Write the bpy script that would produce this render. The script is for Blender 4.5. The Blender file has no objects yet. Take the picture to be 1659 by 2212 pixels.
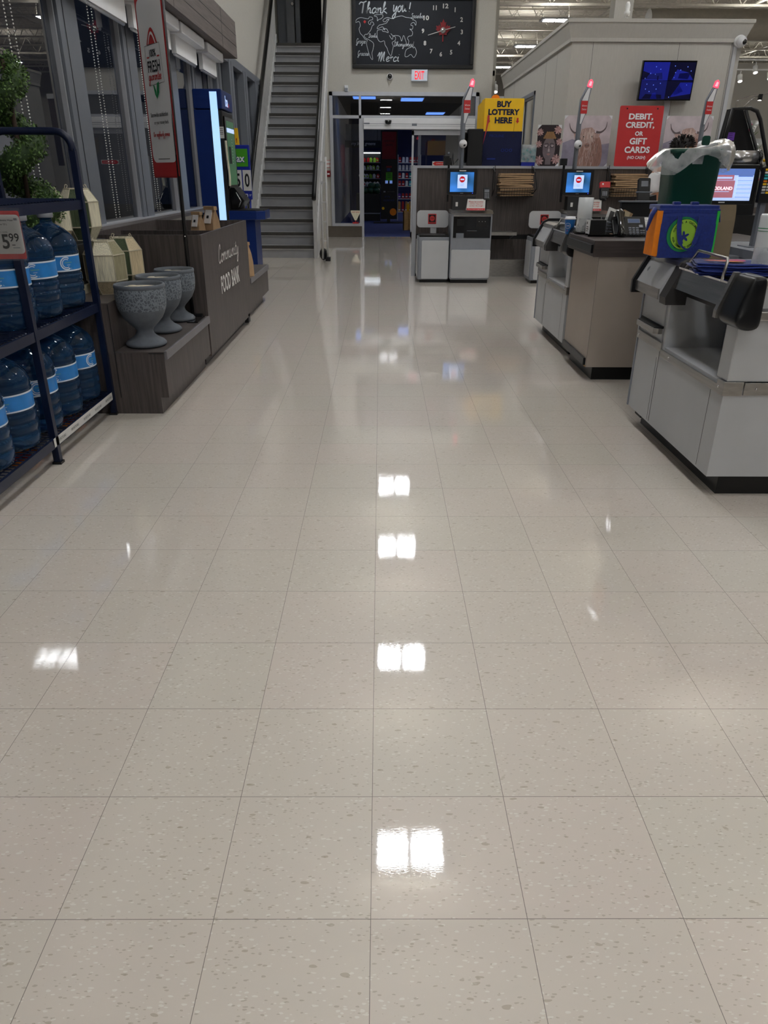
import bpy, math, random
from math import sin, cos, pi, radians, sqrt, atan2
from mathutils import Vector, Matrix
random.seed(7)
S = bpy.context.scene
COL = S.collection

# ------------------------------------------------------------------ camera, light levels
CAM = bpy.data.cameras.new('camera'); cam = bpy.data.objects.new('camera', CAM); COL.objects.link(cam)
CAM.sensor_fit = 'VERTICAL'; CAM.sensor_height = 36.0; CAM.lens = 36.0*1558.14/2212.0
CAM.clip_start = .05; CAM.clip_end = 200
_th, _ya, _ro = .43631, .00654, -.00464
_f = Vector((sin(_ya)*cos(_th), cos(_ya)*cos(_th), -sin(_th)))
_r = Vector((cos(_ya), -sin(_ya), 0)); _d = _f.cross(_r)
_R = cos(_ro)*_r+sin(_ro)*_d; _D = -sin(_ro)*_r+cos(_ro)*_d
m3 = Matrix((_R, -_D, -_f)).transposed()
cam.matrix_world = Matrix.Translation((0, 0, 1.3094)) @ m3.to_4x4()
S.camera = cam
S.cycles.sample_clamp_indirect = 40.0
S.view_settings.view_transform = 'Standard'; S.view_settings.look = 'None'
S.view_settings.exposure = 0.0; S.view_settings.gamma = 1.0
S.view_settings.use_curve_mapping = False
W = bpy.data.worlds.new('night'); S.world = W; W.use_nodes = True
W.node_tree.nodes['Background'].inputs[0].default_value = (.03, .045, .09, 1)
W.node_tree.nodes['Background'].inputs[1].default_value = .25
LAMP = 57.0              # brightness of the high bay panels
LIGHT_COL = (.90, .96, 1.0)
HB = 5.6                # height of the high bay fixtures

# ------------------------------------------------------------------ materials
def lin(c):
    return tuple(((v/255)/12.92 if v/255 <= .04045 else ((v/255+.055)/1.055)**2.4) for v in c)
MATS = {}
def mat(name, rgb, rough=.5, metal=0., var=.06, scale=9., bump=0., stretch=None, emit=0., emitc=None,
        trans=0., ior=1.45, alpha=1., coat=0., kind='noise', detail=3., spec=.5, sheen=0.):
    if name in MATS: return MATS[name]
    m = bpy.data.materials.new(name); m.use_nodes = True; nt = m.node_tree; N = nt.nodes; L = nt.links
    b = N['Principled BSDF']; c = lin(rgb)
    b.inputs['Roughness'].default_value = rough; b.inputs['Metallic'].default_value = metal
    b.inputs['Transmission Weight'].default_value = trans; b.inputs['IOR'].default_value = ior
    b.inputs['Alpha'].default_value = alpha; b.inputs['Coat Weight'].default_value = coat
    b.inputs['Coat Roughness'].default_value = .08; b.inputs['Specular IOR Level'].default_value = spec
    if sheen: b.inputs['Sheen Weight'].default_value = sheen
    tc = N.new('ShaderNodeTexCoord'); mp = N.new('ShaderNodeMapping')
    L.new(tc.outputs['Object'], mp.inputs['Vector'])
    if stretch: mp.inputs['Scale'].default_value = stretch
    nz = N.new('ShaderNodeTexNoise'); nz.inputs['Scale'].default_value = scale; nz.inputs['Detail'].default_value = detail
    L.new(mp.outputs[0], nz.inputs['Vector'])
    cr = N.new('ShaderNodeValToRGB'); cr.color_ramp.elements[0].position = .3; cr.color_ramp.elements[1].position = .7
    cr.color_ramp.elements[0].color = (*[v*(1-var) for v in c], 1)
    cr.color_ramp.elements[1].color = (*[min(1, v*(1+var)) for v in c], 1)
    L.new(nz.outputs['Fac'], cr.inputs[0]); L.new(cr.outputs[0], b.inputs['Base Color'])
    if bump:
        bp = N.new('ShaderNodeBump'); bp.inputs['Strength'].default_value = bump; bp.inputs['Distance'].default_value = .004
        L.new(nz.outputs['Fac'], bp.inputs['Height']); L.new(bp.outputs[0], b.inputs['Normal'])
    if emit:
        b.inputs['Emission Color'].default_value = (*(lin(emitc) if emitc else c), 1)
        b.inputs['Emission Strength'].default_value = emit
    MATS[name] = m
    return m

def thin(name, tint, fres, refl=(1, 1, 1), rough=0.0, body=0.):
    """thin clear sheet: passes light, mirrors by angle; body adds a little white haze of its own"""
    if name in MATS: return MATS[name]
    m = bpy.data.materials.new(name); m.use_nodes = True; nt = m.node_tree; N = nt.nodes; L = nt.links
    for n in list(N): N.remove(n)
    o = N.new('ShaderNodeOutputMaterial'); fr = N.new('ShaderNodeFresnel'); fr.inputs[0].default_value = fres
    tr = N.new('ShaderNodeBsdfTransparent'); tr.inputs[0].default_value = (*tint, 1)
    gl = N.new('ShaderNodeBsdfGlossy'); gl.inputs['Roughness'].default_value = rough; gl.inputs[0].default_value = (*refl, 1)
    mx = N.new('ShaderNodeMixShader'); L.new(fr.outputs[0], mx.inputs[0])
    if body:
        df = N.new('ShaderNodeBsdfPrincipled'); df.inputs['Base Color'].default_value = (.8, .82, .84, 1); df.inputs['Roughness'].default_value = .3
        m2 = N.new('ShaderNodeMixShader'); tc = N.new('ShaderNodeTexCoord'); nz = N.new('ShaderNodeTexNoise')
        nz.inputs['Scale'].default_value = 14; nz.inputs['Detail'].default_value = 4; L.new(tc.outputs['Object'], nz.inputs['Vector'])
        mr = N.new('ShaderNodeMapRange'); mr.inputs['From Min'].default_value = .35; mr.inputs['From Max'].default_value = .7
        mr.inputs['To Min'].default_value = body*.65; mr.inputs['To Max'].default_value = min(1, body*1.35)
        L.new(nz.outputs['Fac'], mr.inputs['Value']); L.new(mr.outputs[0], m2.inputs[0])
        L.new(tr.outputs[0], m2.inputs[1]); L.new(df.outputs[0], m2.inputs[2]); L.new(m2.outputs[0], mx.inputs[1])
    else:
        L.new(tr.outputs[0], mx.inputs[1])
    L.new(gl.outputs[0], mx.inputs[2]); L.new(mx.outputs[0], o.inputs[0])
    MATS[name] = m; return m

def floor_mat():
    m = bpy.data.materials.new('vinyl_tile'); m.use_nodes = True; nt = m.node_tree; N = nt.nodes; L = nt.links
    b = N['Principled BSDF']
    geo = N.new('ShaderNodeNewGeometry')
    def math_(op, a, bb=None, c=None):
        n = N.new('ShaderNodeMath'); n.operation = op
        for i, v in enumerate((a, bb, c)):
            if v is None: continue
            if isinstance(v, (int, float)): n.inputs[i].default_value = v
            else: L.new(v, n.inputs[i])
        return n.outputs[0]
    def vm(op, a, v):
        n = N.new('ShaderNodeVectorMath'); n.operation = op; L.new(a, n.inputs[0])
        if isinstance(v, tuple): n.inputs[1].default_value = v
        else: L.new(v, n.inputs[1])
        return n.outputs[0]
    def mix(a, c, f):
        n = N.new('ShaderNodeMix'); n.data_type = 'RGBA'
        for s, v in ((n.inputs[6], a), (n.inputs[7], c)):
            if isinstance(v, tuple): s.default_value = (*v, 1)
            else: L.new(v, s)
        if isinstance(f, (int, float)): n.inputs[0].default_value = f
        else: L.new(f, n.inputs[0])
        return n.outputs[2]
    T = .3048
    p = vm('ADD', geo.outputs['Position'], (.01608, -.93618, 0)); g = vm('SCALE', p, (0, 0, 0))
    g.node.inputs['Scale'].default_value = 1/T
    fl = N.new('ShaderNodeVectorMath'); fl.operation = 'FLOOR'; L.new(g, fl.inputs[0])
    fr = N.new('ShaderNodeVectorMath'); fr.operation = 'FRACTION'; L.new(g, fr.inputs[0])
    sp = N.new('ShaderNodeSeparateXYZ'); L.new(fr.outputs[0], sp.inputs[0])
    def edge(s):
        return math_('MINIMUM', s, math_('SUBTRACT', 1., s))
    ed = math_('MINIMUM', edge(sp.outputs[0]), edge(sp.outputs[1]))
    line = math_('LESS_THAN', ed, .0022)
    wn = N.new('ShaderNodeTexWhiteNoise'); wn.noise_dimensions = '2D'; L.new(fl.outputs[0], wn.inputs['Vector'])
    tile = mix(lin((216, 209, 198)), lin((221, 208, 200)), wn.outputs['Value'])
    # per tile grain direction
    sc = N.new('ShaderNodeSeparateColor'); L.new(wn.outputs['Color'], sc.inputs[0])
    off = vm('SCALE', wn.outputs['Color'], (0, 0, 0)); off.node.inputs['Scale'].default_value = 7.
    pp = vm('ADD', geo.outputs['Position'], off)
    mp = N.new('ShaderNodeMapping'); L.new(pp, mp.inputs[0]); mp.inputs['Scale'].default_value = (1, 2.6, 1); mp.inputs['Rotation'].default_value = (0, 0, .25)
    nz = N.new('ShaderNodeTexNoise'); nz.inputs['Scale'].default_value = 9; nz.inputs['Detail'].default_value = 3; L.new(mp.outputs[0], nz.inputs['Vector'])
    c1 = mix(tile, lin((212, 207, 196)), math_('MULTIPLY', nz.outputs['Fac'], .55))
    def chips(scale, thr, seed):
        v = N.new('ShaderNodeTexVoronoi'); v.inputs['Scale'].default_value = scale; v.inputs['Randomness'].default_value = 1
        q = vm('ADD', mp.outputs[0], (seed, seed*2.1, 0))
        # bend the cells a bit
        n2 = N.new('ShaderNodeTexNoise'); n2.inputs['Scale'].default_value = scale*.7; L.new(q, n2.inputs['Vector'])
        w = vm('SCALE', n2.outputs['Color'], (0, 0, 0)); w.node.inputs['Scale'].default_value = .9/scale
        q2 = vm('ADD', q, w); L.new(q2, v.inputs['Vector'])
        r = N.new('ShaderNodeSeparateColor'); L.new(v.outputs['Color'], r.inputs[0])
        rad = math_('MULTIPLY', r.outputs[1], .40)
        return math_('MULTIPLY', math_('LESS_THAN', v.outputs['Distance'], rad), math_('GREATER_THAN', r.outputs[0], thr))
    c2 = mix(c1, lin((158, 146, 126)), math_('MULTIPLY', chips(80, .58, 0.), .52))
    c3 = mix(c2, lin((238, 236, 228)), math_('MULTIPLY', chips(70, .45, 3.7), .65))
    c4 = mix(c3, lin((148, 132, 104)), math_('MULTIPLY', chips(42, .90, 9.1), .50))
    dn = N.new('ShaderNodeTexNoise'); dn.inputs['Scale'].default_value = .55; dn.inputs['Detail'].default_value = 4; L.new(geo.outputs['Position'], dn.inputs['Vector'])
    c4b = mix(c4, lin((208, 198, 182)), math_('MULTIPLY', dn.outputs['Fac'], .25))
    c5 = mix(c4b, lin((100, 92, 84)), math_('MULTIPLY', line, .85))
    L.new(c5, b.inputs['Base Color'])
    b.inputs['Roughness'].default_value = .42
    b.inputs['Coat Weight'].default_value = 1.0; b.inputs['Coat IOR'].default_value = 1.75
    rn = N.new('ShaderNodeTexNoise'); rn.inputs['Scale'].default_value = 1.7; rn.inputs['Detail'].default_value = 3; L.new(geo.outputs['Position'], rn.inputs['Vector'])
    mr = N.new('ShaderNodeMapRange'); L.new(rn.outputs['Fac'], mr.inputs[0]); mr.inputs['To Min'].default_value = .012; mr.inputs['To Max'].default_value = .03
    L.new(mr.outputs[0], b.inputs['Coat Roughness'])
    # coat ripple: long buffing waves plus fine orange peel
    r1 = N.new('ShaderNodeTexNoise'); r1.inputs['Scale'].default_value = 260; r1.inputs['Detail'].default_value = 2
    mp2 = N.new('ShaderNodeMapping'); mp2.inputs['Scale'].default_value = (.35, 1.6, 1); L.new(geo.outputs['Position'], mp2.inputs[0]); L.new(mp2.outputs[0], r1.inputs['Vector'])
    r2 = N.new('ShaderNodeTexNoise'); r2.inputs['Scale'].default_value = 4.5; r2.inputs['Detail'].default_value = 2; L.new(geo.outputs['Position'], r2.inputs['Vector'])
    h = math_('ADD', math_('MULTIPLY', r1.outputs['Fac'], .000024), math_('MULTIPLY', r2.outputs['Fac'], .0003))
    h = math_('SUBTRACT', h, math_('MULTIPLY', line, .0002))
    bp = N.new('ShaderNodeBump'); bp.inputs['Strength'].default_value = 1; bp.inputs['Distance'].default_value = 1.0
    L.new(h, bp.inputs['Height']); L.new(bp.outputs[0], b.inputs['Coat Normal'])
    return m

def wood(name, a, bb, rough=.45, stretch=(14, 14, .6), scale=5):
    if name in MATS: return MATS[name]
    m = mat(name, a, rough, var=0, scale=scale, stretch=stretch, detail=5)
    cr = [n for n in m.node_tree.nodes if n.type == 'VALTORGB'][0].color_ramp
    cr.elements[0].color = (*lin(a), 1); cr.elements[1].color = (*lin(bb), 1)
    cr.elements[0].position = .35; cr.elements[1].position = .68
    return m

def vgrad(name, lo, hi, z0, z1, rough=.3, emit=1.0, noise=0):
    """picture shown by a lit screen: colour runs with height (it is the screen's own picture)"""
    m = bpy.data.materials.new(name); m.use_nodes = True; nt = m.node_tree; N = nt.nodes; L = nt.links
    b = N['Principled BSDF']; b.inputs['Base Color'].default_value = (.01, .01, .012, 1); b.inputs['Roughness'].default_value = rough
    tc = N.new('ShaderNodeTexCoord'); sp = N.new('ShaderNodeSeparateXYZ'); L.new(tc.outputs['Object'], sp.inputs[0])
    mr = N.new('ShaderNodeMapRange'); mr.inputs['From Min'].default_value = z0; mr.inputs['From Max'].default_value = z1
    L.new(sp.outputs['Z'], mr.inputs['Value'])
    cr = N.new('ShaderNodeValToRGB'); cr.color_ramp.elements[0].color = (*lin(lo), 1); cr.color_ramp.elements[1].color = (*lin(hi), 1)
    L.new(mr.outputs[0], cr.inputs[0]); L.new(cr.outputs[0], b.inputs['Emission Color']); b.inputs['Emission Strength'].default_value = emit
    MATS[name] = m; return m

# ------------------------------------------------------------------ mesh building
OFF = {}
class MB:
    def __init__(s, m=None): s.v = []; s.f = []; s.mi = []; s.sm = []; s.mats = []; s.cur = 0; s.X = None; s.smooth = False; s.use(m or 'paint_grey')
    def use(s, m):
        if isinstance(m, str): m = MATS[m]
        if m not in s.mats: s.mats.append(m)
        s.cur = s.mats.index(m); return s
    def add(s, vs, fs, smooth=None):
        n = len(s.v)
        for p in vs:
            p = Vector(p); s.v.append(s.X @ p if s.X else p)
        for f in fs:
            s.f.append([i+n for i in f]); s.mi.append(s.cur); s.sm.append(s.smooth if smooth is None else smooth)
        return s
    def box(s, x0, x1, y0, y1, z0, z1):
        x0, x1 = sorted((x0, x1)); y0, y1 = sorted((y0, y1)); z0, z1 = sorted((z0, z1))
        return s.add([(x, y, z) for x in (x0, x1) for y in (y0, y1) for z in (z0, z1)],
              [(0, 1, 3, 2), (4, 6, 7, 5), (0, 4, 5, 1), (2, 3, 7, 6), (0, 2, 6, 4), (1, 5, 7, 3)], False)
    def rbox(s, x0, x1, y0, y1, z0, z1, r, axis='z', n=4):
        """box with rounded edges along one axis"""
        if axis == 'z': a0, a1, b0, b1, c0, c1 = x0, x1, y0, y1, z0, z1
        elif axis == 'y': a0, a1, b0, b1, c0, c1 = x0, x1, z0, z1, y0, y1
        else: a0, a1, b0, b1, c0, c1 = y0, y1, z0, z1, x0, x1
        return s.prism(rrect(a0, a1, b0, b1, r, n), axis, c0, c1)
    def prism(s, pts, axis, c0, c1, smooth=False):
        def P(a, b, c): return {'z': (a, b, c), 'y': (a, c, b), 'x': (c, a, b)}[axis]
        n = len(pts); vs = [P(a, b, c0) for a, b in pts]+[P(a, b, c1) for a, b in pts]
        ar = sum(pts[i][0]*pts[(i+1) % n][1]-pts[(i+1) % n][0]*pts[i][1] for i in range(n))
        fl = (ar > 0) ^ (c1 < c0) ^ (axis == 'y')
        fs = [list(range(n))[::-1], [n+i for i in range(n)]]
        sd = [(i, (i+1) % n, n+(i+1) % n, n+i) for i in range(n)]
        if not fl: fs = [f[::-1] for f in fs]; sd = [q[::-1] for q in sd]
        s.add(vs, fs, False); base = len(s.v)-2*n
        for q in sd: s.f.append([base+i for i in q]); s.mi.append(s.cur); s.sm.append(smooth)
        return s
    def quad(s, *p): return s.add(p, [tuple(range(len(p)))], False)
    def tube(s, pts, r, k=8, cap=True, closed=False, flat=None):
        pts = [Vector(p) for p in pts]; n = len(pts); vs = []; fs = []; prev = None
        for i, p in enumerate(pts):
            if closed: d = pts[(i+1) % n]-pts[i-1]
            else: d = pts[min(i+1, n-1)]-pts[max(i-1, 0)]
            d = d.normalized() if d.length > 1e-9 else Vector((0, 0, 1))
            if prev is None:
                a = Vector((0, 0, 1)) if abs(d.z) < .9 else Vector((1, 0, 0))
                u = d.cross(a).normalized()
            else: u = (prev-d*prev.dot(d)).normalized()
            prev = u; w = d.cross(u); rr = r[i] if isinstance(r, (list, tuple)) else r
            fl = flat or 1
            for j in range(k):
                t = 2*pi*(j+.5)/k; vs.append(p+u*cos(t)*rr+w*sin(t)*rr*fl)
        for i in range(n if closed else n-1):
            for j in range(k):
                a, b = i*k+j, i*k+(j+1) % k; c, d2 = ((i+1) % n)*k+(j+1) % k, ((i+1) % n)*k+j
                fs.append((a, b, c, d2))
        if cap and not closed: fs += [tuple(range(k))[::-1], tuple((n-1)*k+j for j in range(k))]
        return s.add(vs, fs, k > 5)
    def lathe(s, prof, c=(0, 0, 0), k=24, fn=None, smooth=True, axis='z', cap=True):
        vs = []; fs = []; n = len(prof)
        for i, (r, z) in enumerate(prof):
            for j in range(k):
                t = 2*pi*j/k; rr = r*(fn(i, t, z) if fn else 1)
                a, b = rr*cos(t), rr*sin(t)
                q = {'z': (a, b, z), 'y': (a, z, b), 'x': (z, a, b)}[axis]
                vs.append((c[0]+q[0], c[1]+q[1], c[2]+q[2]))
        for i in range(n-1):
            for j in range(k):
                q = (i*k+j, i*k+(j+1) % k, (i+1)*k+(j+1) % k, (i+1)*k+j)
                fs.append(q if axis != 'y' else q[::-1])
        s.add(vs, fs, smooth)
        if cap:
            base = len(s.v)-n*k
            for ring, rev in ((0, True), (n-1, False)):
                if prof[ring][0] > 1e-6:
                    f = [base+ring*k+j for j in range(k)]
                    s.f.append(f[::-1] if rev ^ (axis == 'y') else f); s.mi.append(s.cur); s.sm.append(False)
        return s
    def ball(s, c, r, k=12, sq=(1, 1, 1)):
        n = max(4, k//2)
        pr = [(max(1e-5, sin(pi*i/n)), -cos(pi*i/n)) for i in range(n+1)]
        X = s.X; T = Matrix.Translation(c) @ Matrix.Diagonal((r*sq[0], r*sq[1], r*sq[2], 1))
        s.X = (X @ T) if X else T; s.lathe(pr, k=k, cap=False); s.X = X; return s
    def sheet(s, grid, smooth=True, two=False):
        h = len(grid); w = len(grid[0])
        return s.add([p for r in grid for p in r], [(i*w+j, i*w+j+1, (i+1)*w+j+1, (i+1)*w+j) for i in range(h-1) for j in range(w-1)], smooth)
    # ---- flat art on a plane: origin o, right vector u, up vector w, normal nn (out of the face)
    def plane(s, o, u, w): s.o = Vector(o); s.u = Vector(u).normalized(); s.w = Vector(w).normalized(); s.n = s.u.cross(s.w); return s
    def at(s, a, b, h=0.): return s.o+s.u*a+s.w*b+s.n*h
    def poly(s, pts, h=.001, m=None):
        if m: s.use(m)
        ar = sum(pts[i][0]*pts[(i+1) % len(pts)][1]-pts[(i+1) % len(pts)][0]*pts[i][1] for i in range(len(pts)))
        if ar < 0: pts = pts[::-1]
        return s.add([s.at(a, b, h) for a, b in pts], [tuple(range(len(pts)))], False)
    def rect(s, a0, a1, b0, b1, h=.001, m=None): return s.poly([(a0, b0), (a1, b0), (a1, b1), (a0, b1)], h, m)
    def disc(s, a, b, r, h=.001, m=None, k=24, ry=None): return s.poly([(a+r*cos(2*pi*i/k), b+(ry or r)*sin(2*pi*i/k)) for i in range(k)], h, m)
    def line(s, pts, w, h=.001, m=None, closed=False):
        if m: s.use(m)
        P = [Vector(p) for p in pts]; n = len(P); vs = []; fs = []
        if closed: P = P+[P[0]]; n += 1
        for i, p in enumerate(P):
            d = P[min(i+1, n-1)]-P[max(i-1, 0)]
            if closed and i in (0, n-1): d = P[1]-P[n-2]
            d = d.normalized() if d.length > 1e-9 else Vector((1, 0)); nn = Vector((-d.y, d.x))
            ww = w[i] if isinstance(w, (list, tuple)) else w
            for sg in (-.5, .5): q = p+nn*ww*sg; vs.append(s.at(q.x, q.y, h))
        for i in range(n-1): fs.append((2*i, 2*i+2, 2*i+3, 2*i+1))
        return s.add(vs, fs, False)
    def text(s, t, a, b, hgt, wid=None, m=None, h=.002, bold=0., shear=0., align='c', fn=None):
        """built-in lettering fitted in a box hgt tall (cap height) and wid wide, centred on a, b"""
        if m: s.use(m)
        vs, fs = glyphs(t, bold, shear)
        x0 = min(v[0] for v in vs); x1 = max(v[0] for v in vs); y0 = min(v[1] for v in vs); y1 = max(v[1] for v in vs)
        k = hgt/(y1-y0); kx = (wid/(x1-x0)) if wid else k; W_ = (x1-x0)*kx
        ax = a-W_/2 if align == 'c' else (a if align == 'l' else a-W_)
        q = [(ax+(v[0]-x0)*kx, b-hgt/2+(v[1]-y0)*k) for v in vs]
        if fn: return s.add([fn(x, y) for x, y in q], fs, False)
        return s.add([s.at(x, y, h) for x, y in q], fs, False)
    def script(s, t, a, b, xh, wid, w, m=None, h=.002, slant=.18):
        """hand lettering drawn with a round pen; a, b = left end of the base line, xh = height of a small letter"""
        if m: s.use(m)
        st, adv = cursive(t); k = wid/adv
        for p in st:
            sp = smooth(p)
            s.line([(a+(x+slant*y*xh/k)*k, b+y*xh) for x, y in sp], w, h)
        return s
    def build(s, name, parent=None, loc=None, smooth=False):
        if not s.v: return None
        o_ = None
        if parent is not None and parent.name in OFF: o_ = Vector(OFF[parent.name])
        if parent is None:
            if loc is None:
                xs = [v.x for v in s.v]; ys = [v.y for v in s.v]; zs = [v.z for v in s.v]
                loc = ((min(xs)+max(xs))/2, (min(ys)+max(ys))/2, min(zs))
            o_ = Vector(loc)
        vs = [tuple(v-o_) for v in s.v] if o_ is not None else [tuple(v) for v in s.v]
        me = bpy.data.meshes.new(name); me.from_pydata(vs, [], s.f)
        for m in s.mats: me.materials.append(m)
        me.polygons.foreach_set('material_index', s.mi); me.polygons.foreach_set('use_smooth', s.sm); me.update()
        ob = bpy.data.objects.new(name, me); COL.objects.link(ob)
        if parent is not None: ob.parent = parent
        elif loc is not None: ob.location = loc
        if o_ is not None: OFF[ob.name] = tuple(o_)
        return ob
def bevel(o, w, seg=2, ang=40):
    b = o.modifiers.new('bevel', 'BEVEL'); b.width = w; b.segments = seg; b.limit_method = 'ANGLE'; b.angle_limit = radians(ang)
    b.harden_normals = False; return o
def subsurf(o, n=1):
    b = o.modifiers.new('sub', 'SUBSURF'); b.levels = n; b.render_levels = n
    for p in o.data.polygons: p.use_smooth = True
    return o
def rrect(a0, a1, b0, b1, r, n=4):
    a0, a1 = sorted((a0, a1)); b0, b1 = sorted((b0, b1)); P = []
    for cx, cy, t0 in ((a1-r, b1-r, 0), (a0+r, b1-r, pi/2), (a0+r, b0+r, pi), (a1-r, b0+r, 3*pi/2)):
        for i in range(n+1): t = t0+pi/2*i/n; P.append((cx+r*cos(t), cy+r*sin(t)))
    return P
def smooth(p, n=5, closed=False):
    if len(p) < 3: return p
    out = []; L_ = len(p)
    rng = range(L_) if closed else range(L_-1)
    for i in rng:
        if closed: P = [p[(i-1) % L_], p[i], p[(i+1) % L_], p[(i+2) % L_]]
        else: P = [p[max(i-1, 0)], p[i], p[i+1], p[min(i+2, L_-1)]]
        for j in range(n):
            t = j/n
            out.append(tuple(.5*((2*P[1][d])+(-P[0][d]+P[2][d])*t+(2*P[0][d]-5*P[1][d]+4*P[2][d]-P[3][d])*t*t+(-P[0][d]+3*P[1][d]-3*P[2][d]+P[3][d])*t**3) for d in range(len(p[0]))))
    if not closed: out.append(tuple(p[-1]))
    return out
GC = {}
def glyphs(t, bold, shear):
    k = (t, bold, shear)
    if k in GC: return GC[k]
    c = bpy.data.curves.new('t', 'FONT'); c.body = t; c.size = 1; c.offset = bold; c.shear = shear; c.resolution_u = 3; c.fill_mode = 'FRONT'
    o = bpy.data.objects.new('t', c); me = o.to_mesh()
    r = ([tuple(v.co) for v in me.vertices], [tuple(p.vertices) for p in me.polygons])
    o.to_mesh_clear(); bpy.data.objects.remove(o); bpy.data.curves.remove(c); GC[k] = r; return r
CUR = {
 'a': (1.05, [[(.85, .8), (.5, 1), (.12, .6), (.18, .12), (.5, .05), (.82, .45), (.88, .95), (.84, .3), (1.05, .05)]]),
 'b': (1.0, [[(.0, .2), (.3, 1.3), (.35, 2.1), (.15, 1.8), (.15, .2), (.5, .0), (.8, .4), (.6, .8), (.4, .5), (1., .55)]]),
 'c': (.85, [[(.75, .8), (.5, 1), (.12, .6), (.2, .08), (.55, .02), (.85, .25)]]),
 'd': (1.1, [[(.85, .8), (.5, 1), (.12, .6), (.18, .12), (.5, .05), (.85, .6), (.92, 2.1), (.86, .3), (1.1, .05)]]),
 'e': (.85, [[(.05, .35), (.5, .55), (.65, .85), (.4, 1), (.12, .6), (.2, .08), (.55, .02), (.85, .25)]]),
 'g': (1.0, [[(.8, .8), (.5, 1), (.12, .6), (.2, .1), (.55, .1), (.85, .9), (.78, -.6), (.4, -1.1), (.2, -.7), (.95, .1)]]),
 'h': (1.05, [[(.0, .3), (.35, 1.7), (.25, 2.1), (.12, 1.6), (.1, .0), (.2, .6), (.55, 1), (.72, .7), (.75, .15), (1.05, .1)]]),
 'i': (.55, [[(.1, .6), (.28, 1), (.22, .2), (.55, .05)], [(.36, 1.45), (.38, 1.5)]]),
 'k': (1.0, [[(.0, .3), (.35, 1.7), (.25, 2.1), (.12, 1.6), (.1, .0)], [(.7, 1), (.2, .5), (.55, .3), (1., .0)]]),
 'l': (.6, [[(.0, .2), (.4, 1.5), (.3, 2.1), (.15, 1.5), (.2, .2), (.6, .05)]]),
 'm': (1.5, [[(.05, .6), (.2, 1), (.2, .0), (.3, .6), (.55, 1), (.65, .7), (.65, .0), (.75, .6), (1., 1), (1.12, .7), (1.14, .15), (1.5, .1)]]),
 'n': (1.1, [[(.05, .6), (.2, 1), (.2, .0), (.3, .6), (.6, 1), (.74, .7), (.76, .15), (1.1, .1)]]),
 'o': (.95, [[(.5, 1), (.12, .6), (.2, .08), (.55, .02), (.8, .5), (.5, 1), (.6, .8), (.95, .85)]]),
 'p': (1.0, [[(.05, .6), (.22, 1), (.15, -1.1), (.22, .5), (.55, 1), (.85, .6), (.6, .05), (.3, .1), (1., .1)]]),
 'r': (.8, [[(.05, .6), (.2, 1), (.2, .0), (.25, .6), (.5, 1), (.7, .85)]]),
 's': (.75, [[(.0, .1), (.45, 1.05), (.5, .6), (.62, .15), (.3, .0), (.1, .15), (.75, .1)]]),
 't': (.65, [[(.3, 1.7), (.22, .2), (.45, .02), (.65, .1)], [(.0, 1.1), (.55, 1.15)]]),
 'u': (1.1, [[(.05, .9), (.12, 1), (.12, .3), (.35, .0), (.7, .5), (.75, 1), (.75, .2), (1.1, .1)]]),
 'v': (.9, [[(.05, .9), (.15, 1), (.35, .05), (.6, .6), (.65, 1), (.9, .9)]]),
 'w': (1.3, [[(.05, .9), (.12, 1), (.25, .05), (.55, .9), (.7, .05), (1., .9), (1.3, .9)]]),
 'y': (1.0, [[(.05, .9), (.12, 1), (.15, .3), (.4, .05), (.78, .9), (.75, -.6), (.4, -1.1), (.2, -.7), (.95, .1)]]),
 'z': (.9, [[(.1, .85), (.65, .95), (.2, .2), (.55, .2), (.6, -.4), (.35, -.9), (.2, -.6), (.9, .15)]]),
 'T': (1.6, [[(-.1, 1.6), (.2, 2.0), (.7, 1.95), (1.3, 2.2)], [(.75, 1.95), (.75, .0)], [(.82, 1.95), (.82, .0)]]),
 'M': (1.9, [[(-.1, 1.1), (.2, 1.9), (.3, 1.5), (.25, .0)], [(.25, .1), (.6, 1.9), (.8, 1.7), (.75, .3), (.8, .1), (1.25, 2), (1.35, 1.6), (1.35, .3), (1.6, .1)]]),
 'G': (1.2, [[(.95, 1.6), (.6, 2), (.15, 1.2), (.3, .2), (.7, .2), (.9, .9), (.75, -.5), (.4, -.8), (.2, -.4), (1.2, .2)]]),
 'D': (1.4, [[(.3, 1.9), (.3, .05), (.1, .1), (.6, .0), (1.15, .6), (1., 1.6), (.5, 1.95), (.05, 1.7)]]),
 'S': (1.1, [[(.9, 1.7), (.6, 2), (.3, 1.6), (.7, .9), (.7, .2), (.3, .0), (.05, .4)]]),
 'C': (1.0, [[(.8, 1.6), (.65, 2.2), (.3, 1.8), (.1, .6), (.3, .0), (.65, .0), (1., .3)]]),
 'O': (1.3, [[(.7, 2), (.15, 1.2), (.25, .2), (.7, .0), (1.1, .8), (.9, 1.8), (.6, 2), (.5, 1.6), (1.2, 1.5)]]),
 '!': (.5, [[(.2, 2.1), (.2, .6)], [(.2, .05), (.22, .08)]]),
 '.': (.4, [[(.2, .0), (.23, .05)]]),
 ' ': (.9, []),
}
def cursive(t):
    x = 0; st = []
    for ch in t:
        a, ss = CUR[ch]
        for p in ss: st.append([(x+q[0], q[1]) for q in p])
        x += a
    return st, x

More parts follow.
